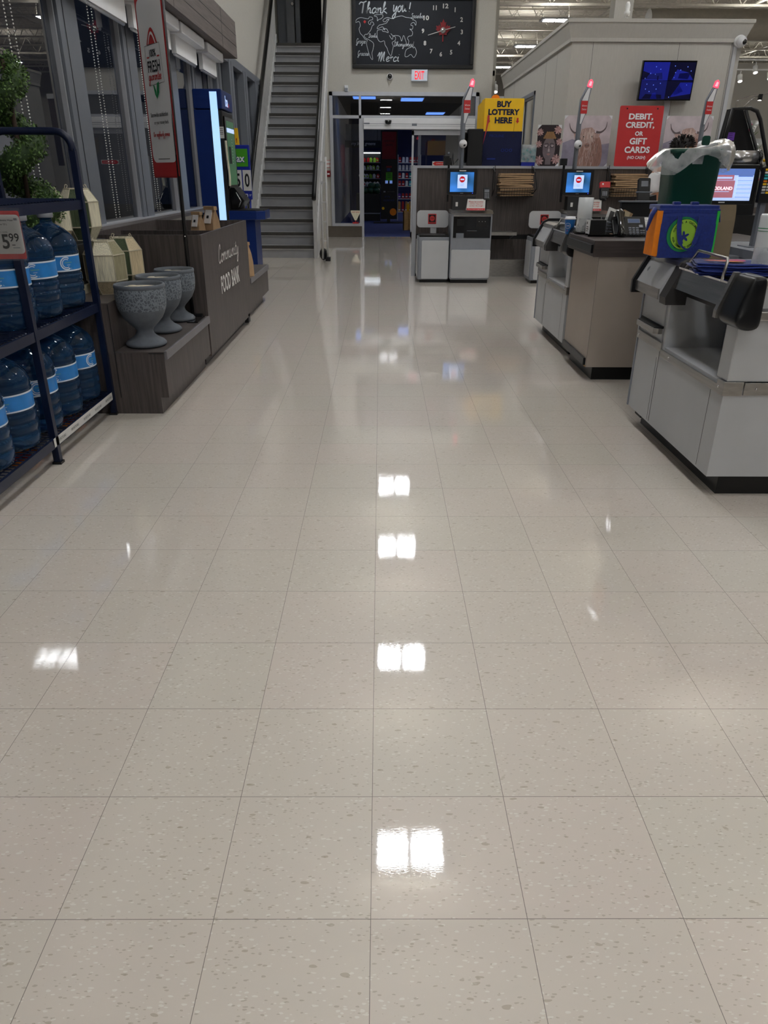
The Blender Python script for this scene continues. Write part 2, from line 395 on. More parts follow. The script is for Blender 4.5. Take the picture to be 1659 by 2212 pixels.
# ------------------------------------------------------------------ naming helpers
def tag(o, label, cat=None, group=None, kind=None):
    if label: o['label'] = label
    if cat: o['category'] = cat
    if group: o['group'] = group
    if kind: o['kind'] = kind
    return o
def thing(name, label, cat, loc=(0, 0, 0), rz=0, group=None, world=True):
    """an Empty at the thing's base; world=True: parts are written in room coordinates"""
    o = bpy.data.objects.new(name, None); COL.objects.link(o); o.location = loc; o.rotation_euler = (0, 0, rz)
    o.empty_display_size = .05
    if world and rz == 0: OFF[o.name] = tuple(loc)
    return tag(o, label, cat, group)
def st(mb, name, parent=None, **k):
    o = mb.build(name, parent, **k)
    if parent is None: o['kind'] = 'structure'
    return o
def dup(root, loc, label=None, rz=None, group=None):
    def cp(o, par):
        c = o.copy(); COL.objects.link(c)
        if par is not None: c.parent = par
        for ch in [x for x in ALLO if x.parent == o]: cp(ch, c)
        return c
    ALLO = list(bpy.data.objects)
    r = cp(root, None); r.location = loc
    if rz is not None: r.rotation_euler = (0, 0, rz)
    if label: r['label'] = label
    if group: r['group'] = group
    return r
def place(p, q): return Vector(p), Vector(q)
# ------------------------------------------------------------------ palette
mat('paint_grey', (172, 172, 170), .6); FLOOR = floor_mat()
mat('wall_paint', (186, 183, 175), .75, var=.03, scale=60, bump=.08)
mat('panel_wall', (188, 185, 178), .6, var=.03, scale=40, stretch=(1, 1, .2))
mat('deck', (238, 233, 222), .6); mat('steel_white', (234, 230, 220), .5)
mat('frame_grey', (122, 127, 136), .38, metal=.25, var=.03); mat('frame_dark', (20, 21, 24), .5)
mat('alu', (186, 189, 196), .35, metal=.45, var=.03)
mat('blind', (232, 233, 234), .7, var=.02)
mat('bead', (225, 225, 222), .3)
mat('black', (14, 14, 16), .45); mat('black_gloss', (8, 8, 10), .12, coat=.6); mat('black_matte', (12, 12, 14), .8)
mat('rubber', (16, 17, 20), .32, var=.1); mat('kick', (10, 10, 11), .35, var=.3, scale=14)
mat('white_metal', (190, 192, 195), .42, var=.03, scale=4); mat('white_plastic', (226, 227, 230), .35, var=.02)
mat('stainless', (172, 170, 167), .34, metal=1, var=.12, scale=18, stretch=(1, .15, 4), bump=.02)
mat('chrome', (205, 205, 208), .08, metal=1, var=.02)
mat('dark_steel', (74, 72, 72), .45, metal=.5); mat('grey_plastic', (112, 116, 124), .4); mat('mid_grey', (138, 142, 150), .4)
mat('stair_grey', (150, 151, 154), .45, var=.06, scale=5); mat('tread', (62, 60, 57), .6, var=.12, scale=30)
mat('rail_white', (190, 190, 190), .4, var=.05)
wood('laminate', (68, 62, 60), (90, 82, 79)); wood('laminate_top', (72, 66, 64), (92, 85, 82), .4, (.7, 14, 14))
wood('laminate_dark', (58, 53, 51), (78, 71, 69)); wood('valance', (96, 88, 84), (112, 103, 99), .6, (12, .5, 12))
wood('counter_top', (62, 55, 54), (80, 72, 70), .4, (.6, 9, 9))
mat('taupe', (176, 165, 154), .5, var=.02); mat('edge_strip', (118, 116, 120), .35, metal=.2)
mat('rack_blue', (12, 24, 52), .35, var=.1); mat('kiosk_blue', (10, 40, 104), .32, var=.04); mat('sign_blue', (20, 40, 150), .4)
mat('navy', (16, 24, 62), .8, var=.12, scale=60, bump=.2); mat('bag_blue', (12, 40, 120), .8, var=.14, scale=70, bump=.25, sheen=.3)
mat('red', (196, 44, 44), .45, var=.03); mat('sign_red', (192, 48, 50), .45, var=.03); mat('deep_red', (120, 14, 22), .5)
mat('pink_lamp', (240, 70, 90), .3, emit=1.4, emitc=(255, 70, 96)); mat('pink_glow', (250, 150, 160), .3, emit=1.6, emitc=(255, 140, 152))
mat('white', (238, 238, 240), .6, var=.01); mat('off_white', (214, 213, 210), .6, var=.02); mat('ink', (22, 22, 26), .6)
mat('chalk', (196, 204, 210), .9, var=.1, scale=40); mat('board', (20, 24, 32), .7, var=.15, scale=3)
mat('silver', (190, 190, 188), .3, metal=.8)
mat('yellow', (250, 200, 30), .5, var=.03); mat('yellow_plastic', (236, 186, 30), .4); mat('orange', (236, 132, 20), .7, var=.06, scale=40, bump=.1)
mat('lime', (150, 196, 60), .7); mat('green', (24, 132, 74), .7); mat('bright_green', (40, 190, 70), .7); mat('sign_green', (70, 160, 30), .5)
mat('bin_green', (8, 66, 54), .45, var=.05); mat('kraft', (176, 146, 112), .85, var=.08, scale=18, bump=.15); mat('kraft_dark', (128, 112, 90), .85, var=.07, scale=10, bump=.1)
mat('rope_cream', (224, 218, 194), .9, var=.28, scale=60, stretch=(5, 5, .2), bump=.6)
mat('rope_olive', (150, 144, 116), .9, var=.30, scale=60, stretch=(5, 5, .2), bump=.6)
mat('rope_green', (72, 84, 62), .9, var=.34, scale=60, stretch=(5, 5, .2), bump=.6)
mat('rope_tan', (200, 184, 152), .9, var=.28, scale=60, stretch=(5, 5, .2), bump=.6)
mat('wire', (190, 182, 160), .5, metal=.2); mat('wax', (206, 198, 176), .6)
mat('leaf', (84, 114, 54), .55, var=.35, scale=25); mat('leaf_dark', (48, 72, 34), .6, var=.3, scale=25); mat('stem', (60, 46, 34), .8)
mat('skin', (168, 118, 90), .5, var=.05); mat('hair', (28, 22, 20), .6, var=.3, scale=80); mat('cloth_white', (220, 220, 222), .85, var=.04, bump=.1, scale=30)
mat('trousers', (30, 30, 34), .85); mat('shoe', (20, 20, 22), .5)
mat('entry_blue', (52, 62, 120), .8, var=.1, scale=20); mat('base_brown', (92, 84, 74), .5)
mat('crate', (190, 150, 96), .7, var=.14, stretch=(1, 1, 8)); mat('melon', (26, 62, 36), .4, var=.5, scale=14)
mat('teal', (24, 150, 150), .4, var=.1); mat('cyan', (70, 190, 210), .4); mat('purple', (104, 58, 168), .5); mat('magenta', (196, 60, 110), .6)
mat('lamp_white', (255, 255, 255), .5, emit=9.0, emitc=(226, 240, 255)); mat('troffer', (180, 210, 255), .5, emit=1.6, emitc=(110, 160, 255))
mat('strip_light', (200, 225, 255), .4, emit=.92, emitc=(160, 208, 255)); mat('spot', (255, 250, 240), .4, emit=12, emitc=(255, 246, 236))
mat('case_tube', (255, 255, 255), .4, emit=6., emitc=(235, 245, 255)); mat('night_blue', (30, 38, 84), .7); mat('pale_pane', (120, 126, 140), .6); mat('screen_text', (255, 255, 255), .4, emit=1.2, emitc=(245, 248, 255)); mat('exit_red', (230, 30, 40), .4, emit=.9, emitc=(255, 30, 50)); mat('exit_white', (200, 210, 224), .4, emit=.12, emitc=(220, 228, 240))
mat('screen_white', (200, 220, 255), .3, emit=.75, emitc=(180, 205, 255)); mat('screen_blue', (60, 90, 180), .3, emit=.55, emitc=(120, 150, 215))
mat('screen_red', (190, 30, 30), .3, emit=.5, emitc=(200, 30, 36)); mat('screen_pink', (190, 120, 130), .3, emit=.5, emitc=(190, 120, 140))
mat('screen_grey', (60, 70, 90), .3, emit=.25, emitc=(90, 110, 150)); mat('screen_teal', (40, 120, 130), .3, emit=.4, emitc=(40, 130, 150))
mat('tv_a', (20, 30, 110), .3, emit=.28, emitc=(30, 40, 190)); mat('tv_b', (20, 30, 90), .3, emit=.14, emitc=(26, 34, 170)); mat('tv_dot', (120, 150, 255), .3, emit=.45, emitc=(90, 120, 255))
mat('tv_c', (6, 8, 40), .3, emit=.05, emitc=(20, 24, 120)); mat('green_screen', (50, 90, 60), .3, emit=.22, emitc=(90, 140, 100))
mat('led_blue', (40, 60, 255), .3, emit=3, emitc=(60, 80, 255))
GLASS = thin('window_glass', (.26, .29, .33), 2.15); DOORGLASS = thin('door_glass', (.62, .66, .74), 1.8)
FILM = thin('clear_film', (.93, .94, .95), 1.18, body=.33, rough=.28); ACR = thin('clear_acrylic', (.93, .94, .95), 1.45, rough=.02, body=.05)
mat('bottle', (52, 100, 150), .04, trans=.78, ior=1.34, var=.05, spec=.7); mat('bottle_cap', (176, 182, 192), .4)
mat('label_blue', (44, 130, 206), .35, var=.12, scale=16, bump=.15); mat('label_white', (212, 224, 236), .4)
mat('stone', (96, 102, 110), .7, var=.10, scale=24); mat('pot_relief', (84, 90, 98), .7)
mat('cup_blue', (30, 110, 190), .45); mat('foil', (196, 196, 198), .22, metal=.85, var=.15, scale=30, stretch=(.2, 3, 3))
mat('film_roll', (216, 220, 222), .25, var=.04, coat=.5); mat('pink_art', (150, 110, 106), .8, var=.2)
mat('duct', (176, 170, 158), .45, metal=.2)
# relief of the planters: raised scrolls
def relief(m):
    nt = m.node_tree; N = nt.nodes; L = nt.links; b = N['Principled BSDF']
    tc = N.new('ShaderNodeTexCoord'); v = N.new('ShaderNodeTexVoronoi'); v.feature = 'DISTANCE_TO_EDGE'; v.inputs['Scale'].default_value = 55
    nz = N.new('ShaderNodeTexNoise'); nz.inputs['Scale'].default_value = 30; L.new(tc.outputs['Object'], nz.inputs['Vector'])
    ad = N.new('ShaderNodeMix'); ad.data_type = 'VECTOR'; ad.inputs[0].default_value = .035
    L.new(tc.outputs['Object'], ad.inputs[4]); L.new(nz.outputs['Color'], ad.inputs[5]); L.new(ad.outputs[1], v.inputs['Vector'])
    cr = N.new('ShaderNodeValToRGB'); cr.color_ramp.elements[0].position = .08; cr.color_ramp.elements[1].position = .17
    cr.color_ramp.elements[0].color = (*lin((122, 130, 138)), 1); cr.color_ramp.elements[1].color = (*lin((84, 91, 100)), 1)
    L.new(v.outputs['Distance'], cr.inputs[0]); L.new(cr.outputs[0], b.inputs['Base Color'])
    bp = N.new('ShaderNodeBump'); bp.invert = True; bp.inputs['Strength'].default_value = .9; bp.inputs['Distance'].default_value = .006
    L.new(cr.outputs[0], bp.inputs['Height']); bp.invert = False; L.new(bp.outputs[0], b.inputs['Normal'])
relief(MATS['pot_relief'])

# ------------------------------------------------------------------ the room
XW = -2.35      # window wall
YB = 18.1       # entrance wall
st(MB(FLOOR).box(-2.6, 24, -32, 46, -.1, 0), 'floor', loc=(0, 0, 0))
st(MB('entry_blue').box(-1.3, 2.5, 18.3, 46, .0, .012), 'floor', loc=(0, 18.3, 0))
# ceiling deck: ribbed steel
b = MB('deck'); y = -32.
pts = []
while y < 46: pts += [(y, 6.75), (y+.10, 6.75), (y+.14, 6.83), (y+.26, 6.83), (y+.30, 6.75)]; y += .30
b.prism(pts+[(46, 7.0), (-32, 7.0)], 'x', -2.6, 24); st(b, 'ceiling', loc=(0, 0, 6.75))
# open web joists
k = 0; y = 1.5
while y < 45:
    b = MB('steel_white'); x0 = -2.3
    b.box(x0, 23.5, y-.05, y+.05, 6.68, 6.74); b.box(x0, 23.5, y-.05, y+.05, 6.08, 6.14)
    x = x0; up = False
    while x < 23:
        b.tube([(x, y, 6.11 if not up else 6.70), (x+.42, y, 6.70 if not up else 6.11)], .016, 4, cap=False); up = not up; x += .42
    k += 1; st(b, 'trim_%d' % k); y += 2.1
for x in (3.2, 7.4, 11.6, 15.8, 20): k += 1; st(MB('steel_white').box(x-.06, x+.06, -8, 45, 6.15, 6.20), 'trim_%d' % k)
# walls
b = MB('wall_paint'); b.box(XW-.25, XW, -9, 11.45, 0, .90).box(XW-.25, XW, -32, -9, 0, 7); b.box(XW-.25, XW, 11.45, 18.1, 0, .55)
b.box(XW-.25, XW, -9, 11.4, 2.95, 7); b.box(XW-.25, XW, 11.15, 11.4, .9, 2.95); b.box(XW-.25, XW, 11.4, 18.2, 2.95, 7)
b.box(XW-.25, XW, 17.2, 20.5, 0, 2.93); b.box(XW-.25, XW, 18.2, 20.5, 2.93, 7)
st(b, 'wall_left')
b = MB('wall_paint'); b.box(-1.10, 2.42, YB, YB+.25, 2.95, 7); b.box(-1.24, -1.10, YB, YB+.25, 0, 7); b.box(2.14, 2.42, YB, YB+.25, 0, 2.95)
b.box(-2.6, -1.24, YB-.3, YB+.25, 0, 3.60)
st(b, 'wall_entrance')
st(MB('base_brown').box(-1.22, -.42, YB-.03, YB+.1, 0, .24), 'baseboard_entrance')
st(MB('wall_paint').box(-2.6, 24, -32.2, -32, 0, 7), 'wall_behind')
st(MB('wall_paint').box(24, 24.2, -32, 46, 0, 7), 'wall_right')
st(MB('wall_paint').box(-8, 24, 46, 46.2, 0, 7), 'wall_far')
st(MB('wall_paint').box(7.0, 24, 24.0, 24.2, 0, 4.25), 'wall_floral')
# upper landing behind the stairs
st(MB('wall_paint').box(-2.6, -1.1, 20.2, 20.4, 3.6, 7), 'wall_landing')
st(MB('wall_paint').box(-1.24, -1.1, YB+.25, 20.3, 3.6, 7), 'wall_landing')
st(MB('tread').box(-2.35, -1.24, YB+.1, 20.2, 3.6, 3.80), 'floor', loc=(-1.8, 19, 3.6))
b = MB('frame_grey'); b.box(-2.34, -2.12, 19.60, 19.75, 3.8, 6.2); b.box(-1.93, -1.83, 19.55, 19.75, 3.8, 6.2); b.box(-1.34, -1.24, 19.6, 19.75, 3.8, 6.2); b.box(-1.83, -1.34, 19.6, 19.75, 5.85, 6.2)
st(b, 'trim_90')
t = thing('interior_door', 'plain grey door at the head of the staircase, left of the dark doorway', 'door', (-2.1, 19.5, 3.8))
o = MB('mid_grey').box(-2.12, -1.95, 19.44, 19.5, 3.81, 5.9).build('door_leaf', t)
MB('chrome').lathe([(.03, 0), (.03, .02), (.045, .04), (.0, .07)], (-1.975, 19.40, 4.78), 12, axis='y').build('door_knob', t)
MB('black_matte').box(-1.83, -1.34, 19.9, 19.95, 3.8, 5.85)
st(MB('black_matte').box(-1.9, -1.3, 19.9, 19.95, 3.8, 5.9), 'doorway_dark')  # black sheet stands in for the darkness of the open doorway
# left frame: columns between panes
cols = [(-6.6, -6.25), (-5.1, -4.75), (-3.7, -3.35), (-2.25, -1.9), (-.85, -.5), (.5, .85), (1.9, 2.25), (3.3, 3.65), (4.72, 5.07), (6.15, 6.52), (7.60, 7.95), (9.05, 9.45), (10.24, 10.74), (11.12, 11.42)]
for i, (a, c) in enumerate(cols):
    b = MB('frame_grey'); b.box(XW-.03, XW+.055, a, c, .90, 2.96); b.use('frame_dark').box(XW+.056, XW+.058, a+.10, a+.108, .92, 2.9); b.box(XW-.02, XW+.03, a-.010, a, .9, 2.9)
    b.use('alu').box(XW-.03, XW+.035, a-.03, a-.011, .92, 2.9)
    st(b, 'trim_%d' % (30+i))
st(MB('frame_grey').box(XW-.05, XW+.14, -9, 11.42, 2.88, 2.98), 'trim_50')
st(MB('alu').box(XW-.02, XW+.10, -9, 11.12, .88, .935), 'trim_51')
for i in range(len(cols)-1):
    a, c = cols[i][1], cols[i+1][0]-.03
    st(MB(GLASS).quad((XW, a, .93), (XW, c, .93), (XW, c, 2.90), (XW, a, 2.90)), 'window_%d' % (i+1))
# lower windows behind the staircase
b = MB('frame_grey'); b.box(XW-.03, XW+.10, 11.45, 17.2, 2.82, 2.93); b.box(XW-.03, XW+.10, 11.45, 17.2, .55, .66)
for a in (11.45, 12.45, 13.70, 14.95, 16.2, 17.0): b.box(XW-.03, XW+.11, a, a+.35, .6, 2.85); b.use('frame_dark').box(XW+.02, XW+.112, a+.16, a+.175, .6, 2.85).use('frame_grey')
st(b, 'trim_52')
st(MB(GLASS).quad((XW, 11.5, .6), (XW, 17.1, .6), (XW, 17.1, 2.85), (XW, 11.5, 2.85)), 'window_20')
# night outside: parking ground
st(MB('black_matte').box(-30, -2.7, -20, 40, -.2, -.05), 'floor', loc=(-15, 10, -.2))
# wood box above the windows
b = MB('valance'); b.box(XW, -2.0, -9, 11.82, 2.78, 3.21)
b.use('frame_dark')
for z in (2.915, 3.05): b.box(-2.001, -1.998, -9, 11.82, z, z+.006)
for y in (-6, -3.6, -1.2, 1.2, 3.6, 6., 8.4, 10.8): b.box(-2.001, -1.9985, y, y+.006, 2.78, 3.21)
st(b, 'trim_53')
# roller blinds, rolled up
bl = [(-.5, .4), (.9, 1.75), (2.25, 3.15), (3.65, 4.57), (5.05, 6.0), (6.48, 7.30), (7.72, 8.76), (9.19, 9.94), (10.48, 11.08)]
bn = ['behind the camera side', 'x', 'x', 'x', 'left of the mirrored clock', 'directly left of the red and white banner', 'right behind the red and white banner', 'right of the banner, next to the cash machine', 'farthest one, above the blue cash machine']
for i, (a, c) in enumerate(bl):
    if i < 4: continue
    t = thing('roller_blind', 'white rolled-up window blind, '+bn[i], 'blind', (XW+.1, (a+c)/2, 2.46), group='roller blinds over the windows')
    MB('blind').box(XW+.115, XW+.165, a-.1, c+.12, 2.49, 2.70).build('fabric', t)
    MB('alu').lathe([(.014, 0), (.014, c-a+.2)], (XW+.14, a-.1, 2.48), 10, axis='y').build('bottom_bar', t)
    bevel(MB('white_plastic').box(XW+.08, XW+.26, a-.17, c+.17, 2.66, 2.77).build('cassette', t), .015)
    if i in (5, 4, 6):
        for yy in (a+.02, a+.11):
            b = MB('bead'); z = 2.6
            while z > .97: b.add([(XW+.15+.006*q[0], yy+.006*q[1], z+.006*q[2]) for q in ((1, 0, 0), (-1, 0, 0), (0, 1, 0), (0, -1, 0), (0, 0, 1), (0, 0, -1))], [(0, 2, 4), (2, 1, 4), (1, 3, 4), (3, 0, 4), (2, 0, 5), (1, 2, 5), (3, 1, 5), (0, 3, 5)]); z -= .019
            b.build('bead_chain', t)

# ------------------------------------------------------------------ entrance
b = MB('alu')
b.box(-1.12, -1.05, YB-.05, YB+.12, .24, 2.96); b.box(2.08, 2.15, YB-.05, YB+.12, 0, 2.96)
b.box(-1.12, 2.15, YB-.05, YB+.12, 2.885, 2.96); b.box(-1.05, 2.08, YB-.045, YB+.12, 2.45, 2.51); b.box(-.475, -.425, YB-.045, YB+.12, .24, 2.90)
b.box(-1.05, -.475, YB-.045, YB+.12, .24, .30); b.box(-.425, -.375, YB-.05, YB+.1, 0, 2.46)
st(b, 'trim_60')
for i, q in enumerate(((-1.05, -.475, .30, 2.45), (-1.05, -.475, 2.51, 2.89), (-.425, 2.08, 2.51, 2.89))):
    st(MB(DOORGLASS).quad((q[0], YB, q[2]), (q[1], YB, q[2]), (q[1], YB, q[3]), (q[0], YB, q[3])), 'window_%d' % (30+i))
t = thing('sliding_door', 'white framed automatic sliding door standing open below the header', 'door', (.9, YB, 0))
b = MB('white_plastic'); b.box(-.375, 2.08, YB-.16, YB+.02, 2.235, 2.45); bb = bevel(b.build('header', t), .01)
MB('frame_grey').box(-.375, 2.08, YB-.162, YB-.158, 2.335, 2.342).box(-.375, 2.08, YB-.162, YB-.158, 2.30, 2.304).build('header_groove', t)
b = MB('black_gloss'); b.lathe([(.0, -.045), (.06, -.03), (.075, 0), (.075, .04), (0, .045)], (.17, YB-.19, 2.37), 16); b.build('motion_sensor', t)
MB('frame_grey').box(-.36, -.24, YB-.163, YB-.16, 2.33, 2.36).box(.69, .80, YB-.163, YB-.16, 2.305, 2.35).build('sticker', t)
b = MB('alu'); b.box(.70, .745, YB-.06, YB-.02, .0, 2.22); b.box(.70, 2.08, YB-.06, YB-.02, 2.13, 2.23); b.box(.84, .905, YB-.02, YB+.02, 0, 2.16); b.box(2.03, 2.08, YB-.06, YB-.02, 0, 2.2); b.box(.7, 2.08, YB-.06, YB-.02, 0, .12)
lf = b.build('leaf_frame', t)
MB(DOORGLASS).quad((.745, YB-.04, .1), (2.03, YB-.04, .1), (2.03, YB-.04, 2.14), (.745, YB-.04, 2.14)).build('pane', lf)
b = MB('off_white').plane((1.37, YB-.065, 1.56), (1, 0, 0), (0, 0, 1)); b.rect(-.20, .2, -.045, .045, m='off_white'); b.poly([(-.19, 0), (-.14, .04), (.18, .03), (.18, -.03), (-.14, -.04)], .002, 'red'); b.text('AUTOMATIC SLIDING DOOR', .02, 0, .022, .27, 'white', .003); b.build('arrow_sticker', t)
t = thing('triangle_sign', 'cream inverted triangle sign with red lettering inside the left glass pane', 'sign', (-.57, 17.98, .3))
b = MB('off_white').plane((-.57, 17.98, .46), (1, 0, 0), (0, 0, 1)); b.poly([(-.11, .12), (.11, .12), (.11, .08), (.02, -.09), (-.02, -.09), (-.11, .08)], .001, 'rope_cream'); b.text('WAIT ENDS', 0, .085, .028, .17, 'red', .003); b.build('triangle', t)
MB('red').box(-.64, -.5, 17.97, 17.985, .30, .33).box(-.575, -.565, 17.98, 17.985, .32, .38).build('foot', t)

# chalkboard with clock
t = thing('chalkboard', 'large black framed chalkboard with world map and thank you lettering above the entrance', 'chalkboard', (.65, YB-.02, 3.39))
X0, X1, Z0, Z1 = -.60, 1.985, 3.39, 4.70
b = MB('board').box(X0+.04, X1-.04, YB-.03, YB-.005, Z0+.04, Z1-.04); b.build('slate', t)
for q in ((X0, X1, Z0, Z0+.075), (X0, X1, Z1-.075, Z1), (X0, X0+.075, Z0+.075, Z1-.075), (X1-.075, X1, Z0+.075, Z1-.075)):
    bevel(MB('black').box(q[0], q[1], YB-.075, YB-.002, q[2], q[3]).build('frame_side', t), .012)
KX, KZ = .001533, .001287
def bp(x, y): return (1.314+(x/6.38-197)*.00978, 4.085-(y/6.38-66)*.00821)
b = MB('chalk').plane((0, YB-.031, 0), (1, 0, 0), (0, 0, 1))
def chalk(pts, w=.008, cl=False):
    b.line([(p[0], p[1]) for p in smooth([bp(*p) for p in pts], 4, cl)], w, .002, 'chalk', cl)
chalk([(55, 310), (75, 270), (130, 248), (200, 262), (235, 262), (245, 240), (285, 245), (288, 275), (255, 285), (232, 310), (245, 340), (262, 335), (265, 312), (290, 308), (308, 340), (285, 360), (262, 420), (215, 478), (205, 475), (185, 482), (172, 500), (195, 530), (230, 548), (300, 600), (296, 680), (280, 740), (290, 825), (265, 810), (225, 700), (205, 600), (215, 560), (180, 540), (150, 495), (118, 460), (104, 400), (120, 360), (105, 305), (55, 318)])
chalk([(310, 215), (345, 208), (420, 205), (430, 235), (400, 265), (375, 270), (355, 292), (350, 240), (310, 225)])
chalk([(380, 350), (440, 335), (480, 320), (500, 290), (515, 270), (490, 270), (470, 300), (440, 300), (435, 275), (490, 245), (560, 260), (620, 235), (690, 222), (740, 240), (810, 250), (860, 280), (885, 300), (880, 350), (855, 310), (820, 325), (815, 350), (840, 355), (840, 395), (820, 405), (800, 400), (838, 440), (830, 490), (790, 500), (770, 530), (790, 570), (770, 625), (745, 560), (715, 490), (690, 570), (665, 505), (600, 490), (575, 500), (540, 465)])
chalk([(380, 350), (352, 385), (360, 400), (400, 380), (430, 375), (460, 415), (430, 400), (480, 400), (505, 450), (470, 440), (430, 435), (420, 415), (360, 420), (350, 470), (360, 540), (395, 580), (450, 568), (460, 620), (490, 670), (510, 730), (545, 775), (560, 720), (575, 640), (560, 590), (600, 560), (605, 520), (575, 495), (560, 545), (520, 490)])
chalk([(740, 780), (750, 700), (790, 665), (820, 655), (835, 640), (855, 665), (870, 650), (898, 710), (890, 760), (860, 798), (820, 755), (775, 785)], cl=True)
def scr(t_, x, y, xh, w_, pen): q = bp(x, y); b.script(t_, q[0], q[1], xh*.001287, w_*.001533, pen, 'chalk', .003)
scr('Thank', 95, 190, 75, 390, .019); scr('you', 560, 165, 85, 190, .019); scr('!', 770, 165, 60, 40, .019)
scr('Merci', 355, 855, 65, 300, .017); scr('Spasibo', 812, 250, 32, 170, .008); scr('Danke', 232, 522, 28, 120, .008)
scr('Grazie', 60, 605, 35, 130, .008); scr('Gracias', 78, 775, 35, 155, .008); scr('Dhanyavaad', 585, 642, 32, 270, .008)
q = bp(182, 305); b.poly([(q[0]+.03*cos(i*pi/4)*(1 if i % 2 == 0 else .75), q[1]+.03*sin(i*pi/4)*(1 if i % 2 == 0 else .75)) for i in range(8)], .004, 'red')
b.build('chalk_drawing', t)
c = thing('wall_clock', 'frameless clock with silver numerals and a red maple leaf on the chalkboard', 'clock', (1.314, YB-.035, 3.65))
b = MB('silver').plane((0, YB-.032, 0), (1, 0, 0), (0, 0, 1))
for s_, x, y in (('12', 1283, 85), ('1', 1413, 135), ('2', 1507, 268), ('3', 1517, 438), ('4', 1482, 592), ('5', 1380, 722), ('6', 1238, 750), ('7', 1103, 708), ('8', 1013, 595), ('9', 982, 427), ('10', 1023, 247), ('11', 1137, 110)):
    q = bp(x, y); b2 = MB('silver').plane((0, YB-.034, 0), (1, 0, 0), (0, 0, 1)); b2.text(s_, q[0], q[1], .083, .115 if s_ in ('12', '10') else (.075 if s_ == '11' else None), 'silver', .006, bold=.03); b2.build('numeral', c)
cx, cz = bp(1258, 420)
half = [(0, .205), (.035, .14), (.055, .15), (.045, .06), (.085, .105), (.095, .08), (.145, .09), (.13, .05), (.155, .03), (.075, -.045), (.085, -.075), (.015, -.065)]
half = [(.0, .205), (.032, .135), (.062, .152), (.048, .055), (.088, .105), (.1, .075), (.15, .085), (.132, .04), (.155, .022), (.072, -.055), (.084, -.085), (.012, -.07), (.012, -.2)]
leaf = [(cx+x, cz+z) for x, z in half]+[(cx-x, cz+z) for x, z in half[::-1][:-1]]
b = MB('deep_red'); b.prism(leaf, 'y', YB-.052, YB-.036); b.build('maple_leaf', c)
MB('silver').lathe([(.056, 0), (.056, -.01), (0, -.018)], (cx, YB-.055, cz), 20, axis='y').build('hub', c)
for ang, ln, w in ((radians(14), .26, .013), (radians(195.5), .33, .013)):
    MB('silver').prism([(cx+cos(ang)*a+sin(ang)*s_, cz+sin(ang)*a-cos(ang)*s_) for a, s_ in ((-.04, -w/2), (ln, -w/3), (ln, w/3), (-.04, w/2))], 'y', YB-.075, YB-.070).build('hand', c)
t = thing('exit_sign', 'white box exit sign with glowing red letters under the chalkboard', 'exit sign', (.84, YB-.04, 3.165))
b = bevel(MB('exit_white').box(.665, 1.01, YB-.075, YB, 3.165, 3.375).build('housing', t), .008)
MB('exit_red').plane((.838, YB-.0755, 3.27), (1, 0, 0), (0, 0, 1)).text('EXIT', 0, 0, .155, .20, 'exit_red', .002, bold=.012).build('lettering', t)
def dome(x, y, z, label, r=.062, ax='y'):
    t = thing('dome_camera', label, 'camera', (x, y, z))
    MB('white_plastic').lathe([(r, 0), (r, -.025), (r*.86, -.045)], (x, y, z), 20, axis=ax).build('ring', t)
    MB('black_gloss').lathe([(r*.84, -.03), (r*.74, -.06), (r*.45, -.08), (0.001, -.09)], (x, y, z), 20, axis=ax).build('lens_dome', t)
    return t
dome(.20, YB-.01, 3.25, 'small black and white dome camera on the wall left of the exit sign')
t = thing('occupancy_sensor', 'small white motion detector on the wall above the left end of the glass front', 'sensor', (-.74, YB-.03, 2.93))
bevel(MB('white_plastic').box(-.785, -.70, YB-.05, YB, 2.94, 3.08).build('body', t), .01)
MB('mid_grey').box(-.775, -.71, YB-.055, YB-.05, 2.97, 3.03).build('lens', t)
t = thing('fire_alarm_pull', 'red fire alarm pull station on the wall between staircase and glass front', 'fire alarm', (-1.175, YB-.03, 1.28))
bevel(MB('deep_red').box(-1.22, -1.13, YB-.05, YB, 1.28, 1.41).build('body', t), .008); MB('white').box(-1.2, -1.15, YB-.06, YB-.05, 1.325, 1.355).build('pull_bar', t)
b = MB('white').plane((-1.178, YB-.003, 1.53), (1, 0, 0), (0, 0, 1))
for z in (-.06, .02): b.rect(-.048, .048, z, z+.07, .002, 'red'); b.rect(-.048, .048, z+.007, z+.063, .003, 'off_white')
tag(b.build('paper_notice'), 'two small white red-edged notices above the fire alarm', 'sign')

